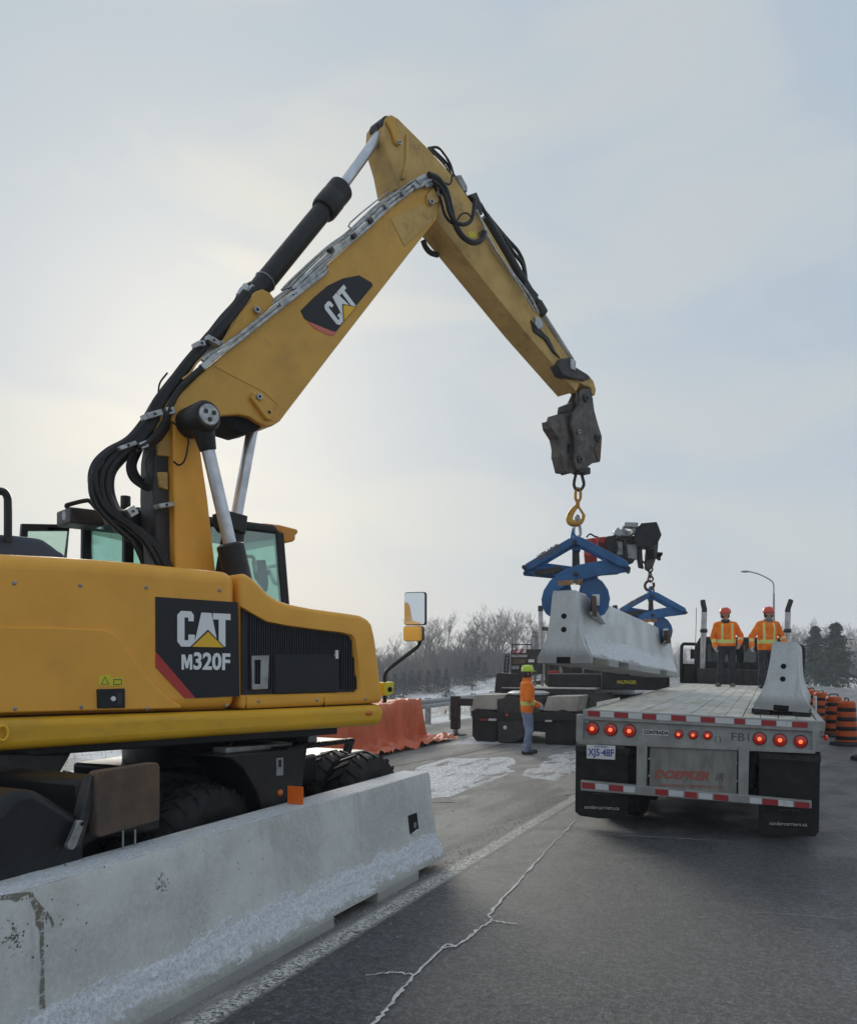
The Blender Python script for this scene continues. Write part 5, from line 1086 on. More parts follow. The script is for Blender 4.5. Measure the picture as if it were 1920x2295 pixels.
MB().tube(curve(rel([H(*p) for p in zg((570, 1760), (520, 1815), (482, 1880), (482, 1940), (525, 1968), (580, 1965), (622, 1930), (638, 1870))]), 5), [0.024 + 0.022 * math.sin(min(1, k / 30) * 3.14) for k in range(36)], 12).build('hook', 'hook_yellow', hk)
MB().tube(curve(rel([H(*p) for p in zg((575, 1775), (610, 1825), (640, 1875))]), 5), 0.016, 8).build('safety_latch', 'hook_yellow', hk)
ml = thing('master_link', H(1290, 1185), 'steel links joining the yellow hook to the blue clamp below it', 'chain link')
def rel2(pts): return [Vector(p) - ml.location for p in pts]
MB().tube(curve(rel2([H(*p) for p in zg((560, 1890), (535, 1960), (525, 2080), (560, 2120), (600, 2080), (585, 1960))]), 5, True), 0.020, 10, closed=True).build('link', 'zinc', ml)
MB().tube(curve(rel2([H(*p) for p in zg((572, 1880), (560, 1900), (562, 1960), (575, 1980), (590, 1940))]), 5, True), 0.016, 8, closed=True).build('link', 'dark_metal', ml)
# ------------------------------------------------------------------ flatbed trailer
TR = Frame((3.0, 9.58, 0), -R(22.06), R(1.5)); zt = Z(1250, 1300, 2.6224)
tr = thing('flatbed_trailer', TR.loc, 'dirty aluminium flatbed trailer seen from behind with its red tail lamps lit', 'trailer', -R(22.06), R(1.5))
def T(px, py, y=0.0): return TR.hit(px, py, 1, y)
def TP(pix, y=0.0): return [T(a, b_, y) for a, b_ in pix]
def tprism(name, m, pix, y0, y1, bevel=0.0, parent=None, holes=()): return MB().prism(TP(pix, y0), (0, y1 - y0, 0), [TP(h, y0) for h in holes]).build(name, m, parent or tr, bevel)
DZ = (T(*zt((130, 762))[0]).z + T(*zt((1540, 832))[0]).z) / 2
W2 = 1.30; TL_ = 12.2
for i in range(13):                      # deck planks
    x0 = -1.22 + i * 0.1877; MB().box(x0 + 0.004, x0 + 0.1837, 0.10, TL_, DZ - 0.04, DZ + 0.002 * (i % 3)).build('deck_plank', 'deck_wood', tr, bevel=0.004)
for s in (-1, 1):
    MB().box(min(s * 1.225, s * 1.30), max(s * 1.225, s * 1.30), 0.02, TL_, DZ - 0.16, DZ + 0.004).build('side_rail', 'aluminium', tr, bevel=0.008)
    for k in range(18): MB().box(min(s * 1.302, s * 1.33), max(s * 1.302, s * 1.33), 0.4 + k * 0.65, 0.46 + k * 0.65, DZ - 0.13, DZ - 0.02).build('stake_pocket', 'aluminium', tr)
    MB().box(s * 0.45 - 0.06, s * 0.45 + 0.06, 0.25, TL_, DZ - 0.55, DZ - 0.05).build('frame_beam', 'dark_metal', tr)
    MB().ball((s * 1.335, 0.35, DZ - 0.20), 0.035, 10, (0.7, 1, 1)).build('side_marker', 'lamp_dark', tr)
MB().box(-1.30, 1.30, 0.0, 0.10, DZ - 0.115, DZ + 0.004).build('rear_rail', 'aluminium', tr, bevel=0.008)
rc = tprism('lamp_panel', 'aluminium', zt((140, 812), (1498, 872), (1500, 1012), (132, 950)), 0.045, 0.10)
for q in (zt((108, 790), (148, 792), (146, 952), (104, 948)), zt((1492, 872), (1540, 874), (1512, 1020), (1490, 1014))): tprism('corner_post', 'aluminium', q, -0.004, 0.12, 0.006)
tprism('lower_rail', 'aluminium', zt((108, 935), (1512, 1000), (1508, 1022), (112, 962)), -0.006, 0.14, 0.005)
def tape(segs, y_of, h, y, m):
    for a, b_ in segs: tprism('reflective_tape', m, zt((a, y_of(a)), (b_, y_of(b_)), (b_, y_of(b_) + h), (a, y_of(a) + h)), y - 0.003, y + 0.002)
reds = [(175, 245), (330, 410), (495, 575), (665, 750), (838, 920), (1035, 1097), (1195, 1280), (1375, 1465)]
yt = lambda x: 768 + (x - 175) * 0.0535
tape(reds, yt, 32, -0.002, 'tape_red'); tape([(a[1] + 3, b_[0] - 3) for a, b_ in zip(reds, reds[1:])], yt, 32, -0.002, 'tape_white')
def lamp(x, y, r_, big=True):
    c = T(*zt((x, y))[0], 0.045); k = r_ / 2.6224 / FPX * (TR.M @ c).y
    o = MB().lathe([(k * 1.12, 0.0), (k * 1.12, 0.012), (k * 1.0, 0.02)], c, (0, -1, 0), 24).build('tail_lamp', 'rubber', tr)
    MB().lathe([(k, 0.012), (k * 0.98, 0.026), (k * 0.75, 0.036), (k * 0.38, 0.041)], c, (0, -1, 0), 24).build('lens', 'lamp_dark', o)
    MB().lathe([(k * 0.36, 0.040), (k * 0.30, 0.045), (k * 0.08, 0.047)], c, (0, -1, 0), 16).build('bulb', 'lamp_hot', o)
for x, y in ((203, 872), (310, 879), (420, 886), (1183, 932), (1303, 940), (1424, 949)): lamp(x, y, 35)
for x, y in ((708, 906), (793, 910), (878, 913)): lamp(x, y, 24)
def tlet(text, x, y, h, m, yy, bold=0.002, xs=1.0, shear=0.0, sp=1.0, nm='lettering'):
    c, e1, e2 = TP(zt((x, y), (x + 100, y + 4.2), (x, y - 50)), yy); k = (e2 - c).length / 50
    return letters(text, h * k * 1.35, m, tr, basis(c, e1 - c, e2 - c), nm, bold, xs, shear, spacing=sp)
tprism('name_plate', 'tape_white', zt((495, 878), (648, 885), (648, 916), (495, 908)), 0.040, 0.05)
tlet('CONTRADA', 573, 897, 22, 'decal_black', 0.037, 0.002, 0.86)
tlet('FB1', 1075, 925, 50, 'faded_dark', 0.041, 0.001, 1.15)
tlet('( )', 938, 935, 32, 'faded_dark', 0.041, 0.0005, 1.0)
pl = tprism('licence_plate', 'white', zt((168, 968), (336, 974), (334, 1056), (168, 1048)), -0.05, -0.044)
tlet('XJ5·48F', 252, 1016, 44, 'plate_blue', -0.053, 0.002, 0.80); tlet('ONTARIO', 252, 980, 11, 'plate_blue', -0.053, 0.0, 1.2)
MB().box(-1.1, -0.8, -0.044, 0.0, T(*zt((250, 972))[0]).z - 0.02, T(*zt((250, 972))[0]).z + 0.01).build('plate_bracket', 'dark_metal', tr)
for q in (zt((462, 950), (522, 952), (518, 1228), (458, 1222)), zt((1060, 978), (1122, 982), (1116, 1285), (1056, 1280))): tprism('bumper_upright', 'aluminium', q, -0.03, 0.06, 0.006)
cp = tprism('centre_panel', 'dirty_alu', zt((540, 962), (1052, 985), (1046, 1278), (536, 1235)), 0.02, 0.05)
for x, y in ((535, 1050), (535, 1150), (1048, 1075), (1048, 1180)): MB().cyl(T(*zt((x, y))[0], 0.0), T(*zt((x, y))[0], 0.03), 0.012, n=8).build('bolt', 'steel', cp)
tlet('DOEPKER', 720, 1148, 50, 'faded_red', 0.015, 0.004, 1.05, 0.35); tlet('IR', 945, 1158, 46, 'faded_dark', 0.015, 0.001, 0.9, 0.35); tlet('TRANSPORT SERVICES LTD', 780, 1212, 15, 'faded_red', 0.015, 0.0, 1.5, 0.2)
yb = lambda x: 1178 + (x - 135) * 0.0905
tprism('bumper_bar', 'aluminium', zt((132, yb(132)), (1488, yb(1488)), (1490, yb(1488) + 42), (132, yb(132) + 60)), -0.06, 0.02, 0.006)
yb2 = lambda x: yb(x) + 10
tape([(140, 215), (300, 380), (570, 645), (745, 815), (915, 1000), (1200, 1290), (1390, 1475)], yb2, 34, -0.063, 'tape_red')
tape([(220, 295), (385, 450), (650, 735), (825, 905), (1125, 1195), (1293, 1380)], yb2, 34, -0.063, 'tape_white')
for q, x, y in ((zt((104, 968), (412, 985), (408, 1400), (240, 1402), (130, 1386), (100, 1362)), 255, 1338), (zt((1178, 1010), (1540, 1010), (1532, 1478), (1508, 1508), (1178, 1496)), 1350, 1434)):
    tprism('mud_flap', 'flap', q, 0.16, 0.175, 0.004); tlet('sandercarriers.ca', x, y, 22, 'tape_white', 0.155, 0.0, 1.0); tlet('SAFETY FIRST', x + 10, y - 80, 9, 'faded_dark', 0.155, 0.0, 1.6)
    xs_ = [T(a, b_, 0.15).x for a, b_ in q]; tz = T(q[0][0], q[0][1] + 8, 0.15).z
    MB().box(min(xs_), max(xs_), 0.14, 0.18, tz - 0.03, tz + 0.04).build('flap_hanger', 'dark_metal', tr)
def simple_wheel():
    mb = MB(); mb.lathe([(0.28, -0.13), (0.46, -0.135), (0.50, -0.11), (0.515, -0.06), (0.515, 0.06), (0.50, 0.11), (0.46, 0.135), (0.28, 0.13)], (0, 0, 0), (1, 0, 0), 32)
    for k in range(-2, 3): mb.lathe([(0.517, k * 0.042 - 0.014), (0.522, k * 0.042 - 0.012), (0.522, k * 0.042 + 0.012), (0.517, k * 0.042 + 0.014)], (0, 0, 0), (1, 0, 0), 32)
    me = mb.mesh('tyre', 40); me.materials.append(M['rubber'])
    rb_ = MB().lathe([(0.285, -0.12), (0.27, -0.08), (0.24, 0.02), (0.12, 0.06), (0.11, 0.12), (0.285, 0.12)], (0, 0, 0), (1, 0, 0), 24).mesh('rim', 40); rb_.materials.append(M['steel']); return me, rb_
WT, WR = simple_wheel()
def wheel_at(parent, x, y, z=0.515):
    w = bpy.data.objects.new('wheel', WR); COL.objects.link(w); w.parent = parent; w.location = (x, y, z)
    t = bpy.data.objects.new('tyre', WT); COL.objects.link(t); t.parent = w
for y in (1.0, 2.35):
    for x in (-1.12, -0.80, 0.80, 1.12): wheel_at(tr, x, y, 0.515 - x * 0.0)
    MB().cyl((-1.0, y, 0.515), (1.0, y, 0.515), 0.07, n=12).build('axle', 'dark_metal', tr)
MB().box(-0.62, 0.62, 0.6, 2.9, 0.50, DZ - 0.05).build('suspension', 'dark_metal', tr, bevel=0.02)
MB().box(-0.55, 0.55, 1.6, 2.0, 0.22, 0.62).build('air_tank', 'black_paint', tr, bevel=0.08)
MB().box(-0.66, 0.66, 1.25, 2.2, 0.30, 0.66).build('axle_light_block', 'black_paint', tr, bevel=0.03)  # added mass between the axles, keeps light out from under the trailer
MB().box(-1.2, 1.2, 3.2, 5.2, 0.18, DZ - 0.3).build('belly_light_block', 'black_paint', tr, bevel=0.02)  # added full-width box, blocks light so the ground below the deck stays dark
# barrier on the deck
bq = TR.hit(*zt((1308, 768))[0], 2, DZ + 0.06); BF = Frame(TR.M @ bq, -R(24.5), R(3.2))
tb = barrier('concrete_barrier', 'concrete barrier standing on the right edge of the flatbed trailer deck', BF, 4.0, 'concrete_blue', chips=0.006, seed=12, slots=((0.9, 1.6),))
tb.scale = (0.9, 0.9, 0.9); end_holes(tb, slot=False); MB().box(-0.09, 0.09, -0.005, 0.10, 0.0, 0.07).build('drain_slot', 'hole', tb)
mb = MB(); 
for s in (-1, 1): mb.box(s * 0.22 - 0.10, s * 0.22 + 0.10, 0.02, 0.95, -0.055, 0.0)
d_ = thing('dunnage_block', BF.loc, 'dark rubber packing under the barrier on the trailer deck', 'block'); d_.rotation_euler = BF.M.to_euler(); mb.build('pad', 'rubber', d_)

# ------------------------------------------------------------------ tractor unit in front of the trailer
tk = thing('truck_tractor', TR.M @ Vector((0, TL_ + 0.6, 0)), 'black truck tractor with two upright chrome exhaust stacks in front of the flatbed', 'truck', -R(22.06), R(1.5))
KF = Frame(TR.M @ Vector((0, TL_ + 0.6, 0)), -R(22.06), R(1.5)); zk = Z(1500, 1320, 4.1833)
def K(px, py, y): return KF.hit(px, py, 1, y)
cy = 0.55
mb = MB(); mb.prism([(-1.15, cy, 1.0), (1.15, cy, 1.0), (1.15, cy, 2.35), (1.02, cy, 2.58), (-1.02, cy, 2.58), (-1.15, cy, 2.35)], (0, 1.7, 0)); mb.build('cab', 'black_paint', tk, bevel=0.06)
MB().prism([(-0.95, cy + 1.7, 1.0), (0.95, cy + 1.7, 1.0), (0.9, cy + 1.7, 1.75), (-0.9, cy + 1.7, 1.75)], (0, 1.8, 0)).build('bonnet', 'black_paint', tk, bevel=0.12)
for x0, x1 in ((-0.98, -0.45), (-0.38, 0.38), (0.45, 0.98)): MB().box(x0, x1, cy - 0.008, cy + 0.004, 1.93, 2.38).build('rear_window', 'teal_glass', tk)
MB().box(-1.0, 1.0, cy + 0.006, cy + 0.02, 1.90, 2.40).build('window_backing', 'cab_teal', tk)
for px, lean in ((zk((305, 400))[0][0], -1), (zk((1087, 400))[0][0], 1)):
    b0 = K(px, 1530, 0.25); t0 = K(px, 1372, 0.25)
    MB().cyl((b0.x, 0.25, 0.9), (b0.x, 0.25, t0.z), 0.072, n=18).build('exhaust_stack', 'stack', tk)
    MB().tube(curve([(b0.x, 0.25, t0.z - 0.02), (b0.x, 0.25, t0.z + 0.08), (b0.x + lean * 0.03, 0.28, t0.z + 0.2), (b0.x + lean * 0.06 if lean > 0 else b0.x - 0.05, 0.32, t0.z + 0.30)], 5), 0.068, 14).build('stack_tip', 'black_paint', tk)
    MB().lathe([(0.085, 0), (0.095, 0.02), (0.095, 0.08), (0.085, 0.1)], (b0.x, 0.25, K(px, 1418, 0.25).z), (0, 0, 1), 16).build('stack_clamp', 'dark_metal', tk)
    MB().bar((b0.x, 0.25, 2.0), (b0.x, cy + 0.05, 2.0), 0.06, 0.06).build('stack_bracket', 'dark_metal', tk)
# mirror loops at both sides, steps, frame, wheels
a, b_, c_ = K(*zk((110, 880))[0], 0.8), K(*zk((110, 530))[0], 0.8), K(*zk((290, 520))[0], 0.8)
for s in (1, -1):
    f = (lambda p: Vector((p.x if s > 0 else -p.x, p.y, p.z)))
    MB().tube(curve([f(a), f(a).lerp(f(b_), 0.8), f(b_) + Vector((0.03 * s, 0, 0.02)), f(b_).lerp(f(c_), 0.4) + Vector((0, 0, 0.03)), f(c_)], 6), 0.045, 10).build('side_frame', 'black_paint', tk)
    m_ = K(*zk((230, 610))[0], 0.78); MB().box(min(f(m_).x - 0.10, f(m_).x + 0.10), f(m_).x + 0.10, 0.72, 0.80, m_.z - 0.13, m_.z + 0.13).build('mirror', 'black_paint', tk, bevel=0.02)
    MB().box(f(a).x if s > 0 else f(c_).x, f(c_).x if s > 0 else f(a).x, 0.85, 0.95, 1.0, 1.85).build('side_panel', 'black_paint', tk)
    for y in (-0.2, 1.0, 3.3):
        for x in ((0.80, 1.12) if y < 2 else (1.05,)): wheel_at(tk, s * x, y)
    MB().cyl((s * 0.95, 0.9, 0.75), (s * 0.95, 2.2, 0.75), 0.3, n=20).build('fuel_tank', 'aluminium', tk)
MB().box(-0.45, 0.45, -1.2, 4.0, 0.85, 1.15).build('chassis', 'dark_metal', tk)
MB().box(-1.0, 1.0, 0.0, 0.45, 1.1, 1.75).build('headache_rack', 'dark_metal', tk, bevel=0.03)
for k in range(5): hx = -0.5 + k * 0.22; MB().tube(curve([(hx, cy - 0.02, 1.95), (hx + 0.05, 0.2, 1.6), (hx + 0.12, 0.0, 1.75), (hx + 0.1, -0.3, 1.3)], 6), 0.02, 6).build('air_line', 'hose', tk)
a, = [K(*zk((247, 300))[0], 0.6)]; MB().cyl((a.x, 0.6, 2.0), (a.x, 0.6, K(1560, 1362, 0.6).z), 0.008, n=5).build('aerial', 'dark_metal', tk)

# ------------------------------------------------------------------ crane truck
zs = Z(1020, 1380, 5.1676); zq = Z(850, 1100, 2.51); zw = Z(1170, 1160, 4.8806)
CF = Frame(road_pt(ROAD.local(ground_at(1176, 1667)).x, ROAD.local(ground_at(1176, 1667)).y), -R(24)); 
ct = thing('crane_truck', CF.loc, 'black low crane truck with pale wheel covers standing behind the hanging barrier', 'truck', -R(24))
def C(px, py, y=0.0): return CF.hit(px, py, 1, y)
def cprism(name, m, pix, y0, y1, bevel=0.0, parent=None): return MB().prism([C(a, b_, y0) for a, b_ in pix], (0, y1 - y0, 0)).build(name, m, parent or ct, bevel)
for q in (zs((195, 1200), (480, 1200), (480, 1400), (430, 1490), (260, 1475), (195, 1390)), zs((900, 1150), (1400, 1160), (1390, 1500), (1040, 1505), (1040, 1350), (900, 1340))): cprism('mud_flap', 'flap', q, 0.05, 0.09, 0.01)
cprism('tail_beam', 'black_paint', zs((180, 1100), (260, 1075), (480, 1120), (900, 1120), (1150, 1110), (1240, 1085), (1420, 1140), (1420, 1220), (480, 1215), (195, 1205)), -0.05, 0.25, 0.01)
cprism('tow_box', 'dark_metal', zs((470, 960), (620, 930), (1010, 940), (1000, 1120), (880, 1130), (860, 1350), (700, 1470), (500, 1470), (480, 1120)), -0.02, 0.5, 0.02)
for q in (zs((215, 920), (590, 910), (480, 1090), (190, 1080)), zs((1070, 935), (1430, 930), (1400, 1110), (1010, 1100))): cprism('wheel_cover', 'pale_board', q, -0.02, 0.9, 0.012)
c = C(*zs((850, 890))[0], 0.4); MB().lathe([(0.46, 0), (0.50, 0.02), (0.50, 0.06), (0.40, 0.10), (0.1, 0.11)], (c.x, 0.4, c.z - 0.06), (0, 0, 1), 30).build('turntable', 'zinc', ct)
cprism('reflector', 'tape_red', zs((290, 1195), (380, 1195), (380, 1215), (290, 1215)), -0.06, -0.04); cprism('reflector', 'tape_white', zs((385, 1190), (475, 1192), (475, 1218), (385, 1216)), -0.06, -0.04); cprism('reflector', 'tape_white', zs((1040, 1208), (1115, 1208), (1115, 1228), (1040, 1228)), -0.06, -0.04)
for x, y in ((600, 1150), (575, 1295)): MB().ball(C(*zs((x, y))[0], -0.03), 0.05, 10, (1, 0.6, 1)).build('tail_lamp', 'white' if y > 1200 else 'lamp_dark', ct)
for x in (-0.95, -0.62, 0.62, 0.95):
    for y in (0.75, 2.0, 9.2): wheel_at(ct, x, y)
MB().box(-0.5, 0.5, 0.2, 10.2, 0.75, 1.05).build('chassis', 'dark_metal', ct, bevel=0.02)
MB().box(-1.22, 1.22, 1.9, 7.2, 1.10, 1.24).build('load_deck', 'dark_metal', ct, bevel=0.01)
MB().box(-1.23, 1.23, 1.88, 7.2, 1.245, 1.27).build('deck_boards', 'deck_wood', ct)
for k in range(8): MB().box(-1.20 + (k % 2) * 2.2, -1.0 + (k % 2) * 2.2, 2.1 + k * 0.6, 2.5 + k * 0.6, 1.27, 1.38).build('timber_block', 'rust', ct, bevel=0.008)
# equipment rack at the left, striped board, ladder
rk = cprism('equipment_box', 'black_paint', zs((470, 670), (500, 660), (740, 680), (740, 905), (450, 890)), 1.9, 2.5, 0.02)
cprism('rack_frame', 'dark_metal', zs((640, 390), (980, 385), (975, 680), (640, 680)), 2.3, 2.6, 0.02); cprism('rack_shelf', 'steel', zs((650, 450), (830, 450), (830, 480), (650, 480)), 2.27, 2.3)
for q, m_ in ((zs((660, 430), (690, 385), (820, 385), (815, 430)), 'tape_white'), (zs((665, 432), (695, 385), (730, 385), (700, 432)), 'tape_red'), (zs((735, 432), (765, 385), (800, 385), (770, 432)), 'tape_red'), (zs((845, 505), (910, 505), (910, 540), (845, 540)), 'white'), (zs((660, 500), (820, 500), (820, 560), (660, 560)), 'rust'), (zs((655, 580), (735, 580), (735, 620), (655, 620)), 'steel')): cprism('marker_board', m_, q, 2.24 if m_ != 'tape_red' else 2.235, 2.27)
for x in (565, 600): MB().cyl(C(*zs((x + 20, 440))[0], 2.2), C(*zs((x, 690))[0], 2.2), 0.025, n=8).build('ladder_rail', 'black_paint', ct)
for k in range(5): y = 470 + k * 45; MB().cyl(C(*zs((585 - k * 4, y))[0], 2.2), C(*zs((615 - k * 4, y))[0], 2.2), 0.015, n=6).build('ladder_rung', 'black_paint', ct)
MB().tube([C(*zs(p)[0], 2.5) for p in ((655, 385), (655, 335), (880, 332), (880, 385))], 0.018, 6).build('rack_rail', 'dark_metal', ct)
# white cab, its stacks, posts under the hanging barrier
MB().prism([(-1.2, 7.5, 0.9), (1.2, 7.5, 0.9), (1.2, 7.5, 2.75), (1.1, 7.5, 2.9), (-1.1, 7.5, 2.9), (-1.2, 7.5, 2.75)], (0, 1.9, 0)).build('cab', 'white', ct, bevel=0.05); MB().box(-0.9, 0.9, 7.49, 7.5, 2.1, 2.6).build('cab_window', 'cab_teal', ct)
MB().prism([(-1.0, 9.4, 0.9), (1.0, 9.4, 0.9), (0.95, 9.4, 1.8), (-0.95, 9.4, 1.8)], (0, 1.3, 0)).build('bonnet', 'white', ct, bevel=0.1)
for (x, y0, y1) in ((200, 1190, 965), (1015, 1060, 960)):
    a = C(*zw((x + 10, y0))[0], 6.9); b_ = C(*zw((x, y1 + 60))[0], 6.9); t_ = C(*zw((x - 4, y1))[0], 6.9)
    MB().cyl((a.x, 6.9, 1.2), b_, 0.075, n=16).build('exhaust_stack', 'stack', ct); MB().tube([b_, t_], [0.085, 0.075], 14).build('stack_tip', 'black_paint', ct)
    MB().bar((b_.x, 6.9, b_.z - 0.55), (b_.x + (0.5 if x < 500 else -0.5), 6.95, b_.z - 0.6), 0.1, 0.12).build('stack_bracket', 'dark_metal', ct)
for x, y0, y1, yy in ((920, 200, 850, 3.0), (1225, 600, 780, 3.0), (1005, 640, 830, 3.2)):
    a, b_ = C(*zs((x, y0))[0], yy), C(*zs((x, y1))[0], yy); MB().cyl(a, b_, 0.035, n=8).build('support_post', 'steel', ct)
a = C(*zs((922, 215))[0], 3.0); MB().tube([a + Vector((math.cos(t) * 0.075, 0, math.sin(t) * 0.075)) for t in [k * 0.5236 for k in range(12)]], 0.02, 6, closed=True).build('lashing_ring', 'steel', ct)
MB().box(-0.75, 1.16, 4.2, 7.0, 1.27, 2.05).build('power_pack', 'dark_metal', ct, bevel=0.04); MB().box(-0.2, 1.22, 2.6, 4.2, 1.27, 1.62).build('winch_housing', 'black_paint', ct, bevel=0.03)
for k in range(6): MB().cyl((-0.6 + k * 0.33, 4.15, 1.3), (-0.6 + k * 0.33, 4.15, 2.0), 0.03, n=8).build('rack_post', 'steel' if k % 2 else 'rust', ct)
# dark mass of machinery on the deck, red hydraulics, black tool box with a yellow label
rr = random.Random(21)
for k in range(16):
    x = rr.uniform(-0.3, 1.15); y = rr.uniform(3.0, 7.0); w = rr.uniform(0.15, 0.35); h = rr.uniform(0.15, 0.42)
    MB().box(x - w / 2, x + w / 2, y, y + 0.5, 1.27, 1.27 + h).build('deck_machinery', rr.choice(['dark_metal', 'dark_metal', 'black_paint', 'crane_red', 'rust']), ct, bevel=0.02)
a = C(*zw((1190, 1790))[0], 2.2); tbx = MB().box(a.x - 0.75, a.x + 0.85, 2.2, 2.8, a.z - 0.22, a.z + 0.24).build('tool_box', 'black_paint', ct, bevel=0.02)
letters('PALFINGER', 0.12, 'warn_yellow', ct, basis((C(*zw((1140, 1802))[0], 2.19)), (1, 0, 0), (0, 0, 1)), 'lettering', 0.002, 0.8)
# stabiliser leg reaching out at the left
la = C(*zq((428, 1160))[0], 1.5); lb = C(*zq((428, 1400))[0], 1.5)
MB().box(la.x - 0.11, la.x + 0.11, 1.40, 1.60, 0.16, la.z + 0.03).build('stabiliser_leg', 'black_paint', ct, bevel=0.012); MB().cyl((la.x, 1.5, 0.03), (la.x, 1.5, 0.3), 0.07, n=14).build('stabiliser_ram', 'steel', ct)
MB().lathe([(0.30, 0.006), (0.30, 0.03), (0.12, 0.06)], (la.x, 1.5, 0), (0, 0, 1), 20).build('stabiliser_foot', 'black_paint', ct)
MB().box(la.x, -0.9, 1.42, 1.58, 0.78, 0.98).build('stabiliser_beam', 'black_paint', ct, bevel=0.01)

# knuckle crane: column on the truck behind the cab, folded red boom reaching back over the barrier
kc = thing('loader_crane', CF.M @ Vector((0.2, 6.5, 1.27)), 'red loader crane with black hydraulic boom end reaching over the hanging barrier', 'crane', -R(24))
KC = Frame(kc.location, -R(24))
tip = sight(1455, 1255, c2.y); tl_ = KC.local(tip)
MB().box(-0.35, 0.35, -0.35, 0.35, 0.0, 0.5).build('crane_base', 'black_paint', kc, bevel=0.03); MB().cyl((0, 0, 0.5), (0, 0, 1.9), 0.22, 0.18, 20).build('column', 'crane_red', kc)
def KS(px, py, Y): return KC.local(sight(px, py, Y))
n0 = KS(1322, 1228, 17.8); n1 = KS(1362, 1236, 16.9); n2 = KS(1470, 1226, c2.y - 0.02)
MB().bar((0, 0, 1.8), n0, 0.26, 0.34).build('main_boom', 'crane_red', kc, bevel=0.02)
def kpr(nm, m_, pix, Y, d): 
    q = [KS(a, b_, Y) for a, b_ in pix]; MB().prism(q, (KC.M.to_3x3().inverted() @ Vector((0, d, 0)))).build(nm, m_, kc, bevel=0.015)
YC = c2.y
kpr('outer_boom', 'crane_red', zw((640, 250), (700, 232), (830, 214), (925, 205), (940, 420), (890, 400), (800, 365), (690, 320)), YC + 0.06, 0.26)
kpr('boom_rib', 'crane_red', zw((800, 225), (835, 220), (840, 360), (805, 350)), YC - 0.02, 0.1); kpr('boom_rib', 'black_paint', zw((840, 270), (890, 265), (895, 330), (845, 335)), YC, 0.08)
kpr('boom_collar', 'black_paint', zw((918, 205), (1015, 192), (1040, 240), (1022, 450), (960, 440), (914, 385)), YC - 0.04, 0.34)
kpr('extension_arm', 'crane_grey', zw((1028, 240), (1112, 230), (1116, 420), (1030, 408)), YC + 0.02, 0.2); kpr('extension_arm', 'crane_grey', zw((1138, 295), (1258, 285), (1256, 460), (1150, 448)), YC, 0.2)
kpr('boom_strut', 'black_paint', zw((1106, 215), (1142, 212), (1150, 480), (1112, 470)), YC - 0.06, 0.3); kpr('boom_strut', 'black_paint', zw((1020, 405), (1120, 430), (1228, 465), (1210, 500), (1110, 470), (1020, 445)), YC - 0.06, 0.24)
kpr('boom_strut', 'black_paint', zw((1030, 215), (1200, 190), (1260, 250), (1250, 290), (1140, 260), (1040, 245)), YC - 0.04, 0.28)
for q in (((1010, 140), (1050, 100), (1070, 130), (1110, 112), (1150, 140), (1190, 150), (1180, 200), (1060, 205), (1015, 185)), ((1200, 110), (1240, 100), (1250, 170), (1205, 180))): kpr('valve_bank', 'crane_grey', zw(*q), YC - 0.08, 0.2)
kpr('boom_head', 'black_paint', zw((1300, 60), (1470, 45), (1490, 90), (1525, 190), (1488, 265), (1400, 330), (1300, 320), (1225, 250), (1230, 160)), YC - 0.16, 0.32)
kpr('boom_head_cheek', 'dark_metal', zw((1360, 320), (1490, 260), (1478, 400), (1430, 540), (1385, 588), (1345, 560), (1350, 420)), YC - 0.12, 0.10); kpr('boom_head_cheek', 'dark_metal', zw((1255, 290), (1310, 315), (1320, 500), (1330, 560), (1275, 545), (1256, 420)), YC + 0.02, 0.10)
kpr('sheave_block', 'hole', zw((1362, 350), (1440, 340), (1440, 450), (1362, 460)), YC - 0.13, 0.05)
kpr('boom_guard', 'crane_grey', zw((1118, 48), (1270, 52), (1265, 110), (1120, 95)), c2.y - 0.12, 0.25); kpr('ram', 'black_paint', zw((1475, 375), (1540, 380), (1530, 420), (1490, 415), (1520, 450), (1510, 470), (1465, 440)), c2.y - 0.05, 0.1)
MB().tube(curve([KS(*zw(p)[0], c2.y - 0.17) for p in ((1255, 300), (1300, 330), (1290, 450), (1340, 500))], 6), 0.02, 6).build('hydraulic_hose', 'hose', kc); MB().tube(curve([KS(*zw(p)[0], c2.y - 0.18) for p in ((1010, 240), (1040, 330), (1030, 420), (1130, 460))], 6), 0.018, 6).build('hydraulic_hose', 'hose', kc)
MB().tube(curve([KS(*zw(p)[0], 17.3) for p in ((700, 215), (740, 180), (790, 205), (830, 215))], 6), 0.018, 6).build('hydraulic_hose', 'hose', kc)
# its chain and hook
hc = thing('chain_hook', sight(1457, 1300, c2.y), 'rusty chain and hook between the crane boom and the far blue clamp', 'hook')
def HC(x, y): return Vector(sight(*zw((x, y))[0], c2.y)) - hc.location
for k, (x, y) in enumerate(((1395, 565), (1395, 625), (1400, 670))):
    o = Vector((0, 0, 0)); w = 28 if k % 2 == 0 else 12
    MB().tube(curve([HC(x - w, y), HC(x, y - 36), HC(x + w, y), HC(x, y + 36)], 4, True), 0.017, 7, closed=True).build('chain_link', 'rust', hc)
MB().tube(curve([HC(1400, 690), HC(1365, 700), HC(1340, 740), HC(1355, 785), HC(1400, 790), HC(1435, 750), HC(1432, 710)], 5), 0.026, 9).build('hook', 'rust', hc); MB().tube(curve([HC(1405, 760), HC(1388, 810), HC(1400, 870), HC(1425, 850), HC(1435, 790)], 5, True), 0.018, 8, closed=True).build('chain_link', 'rust', hc)

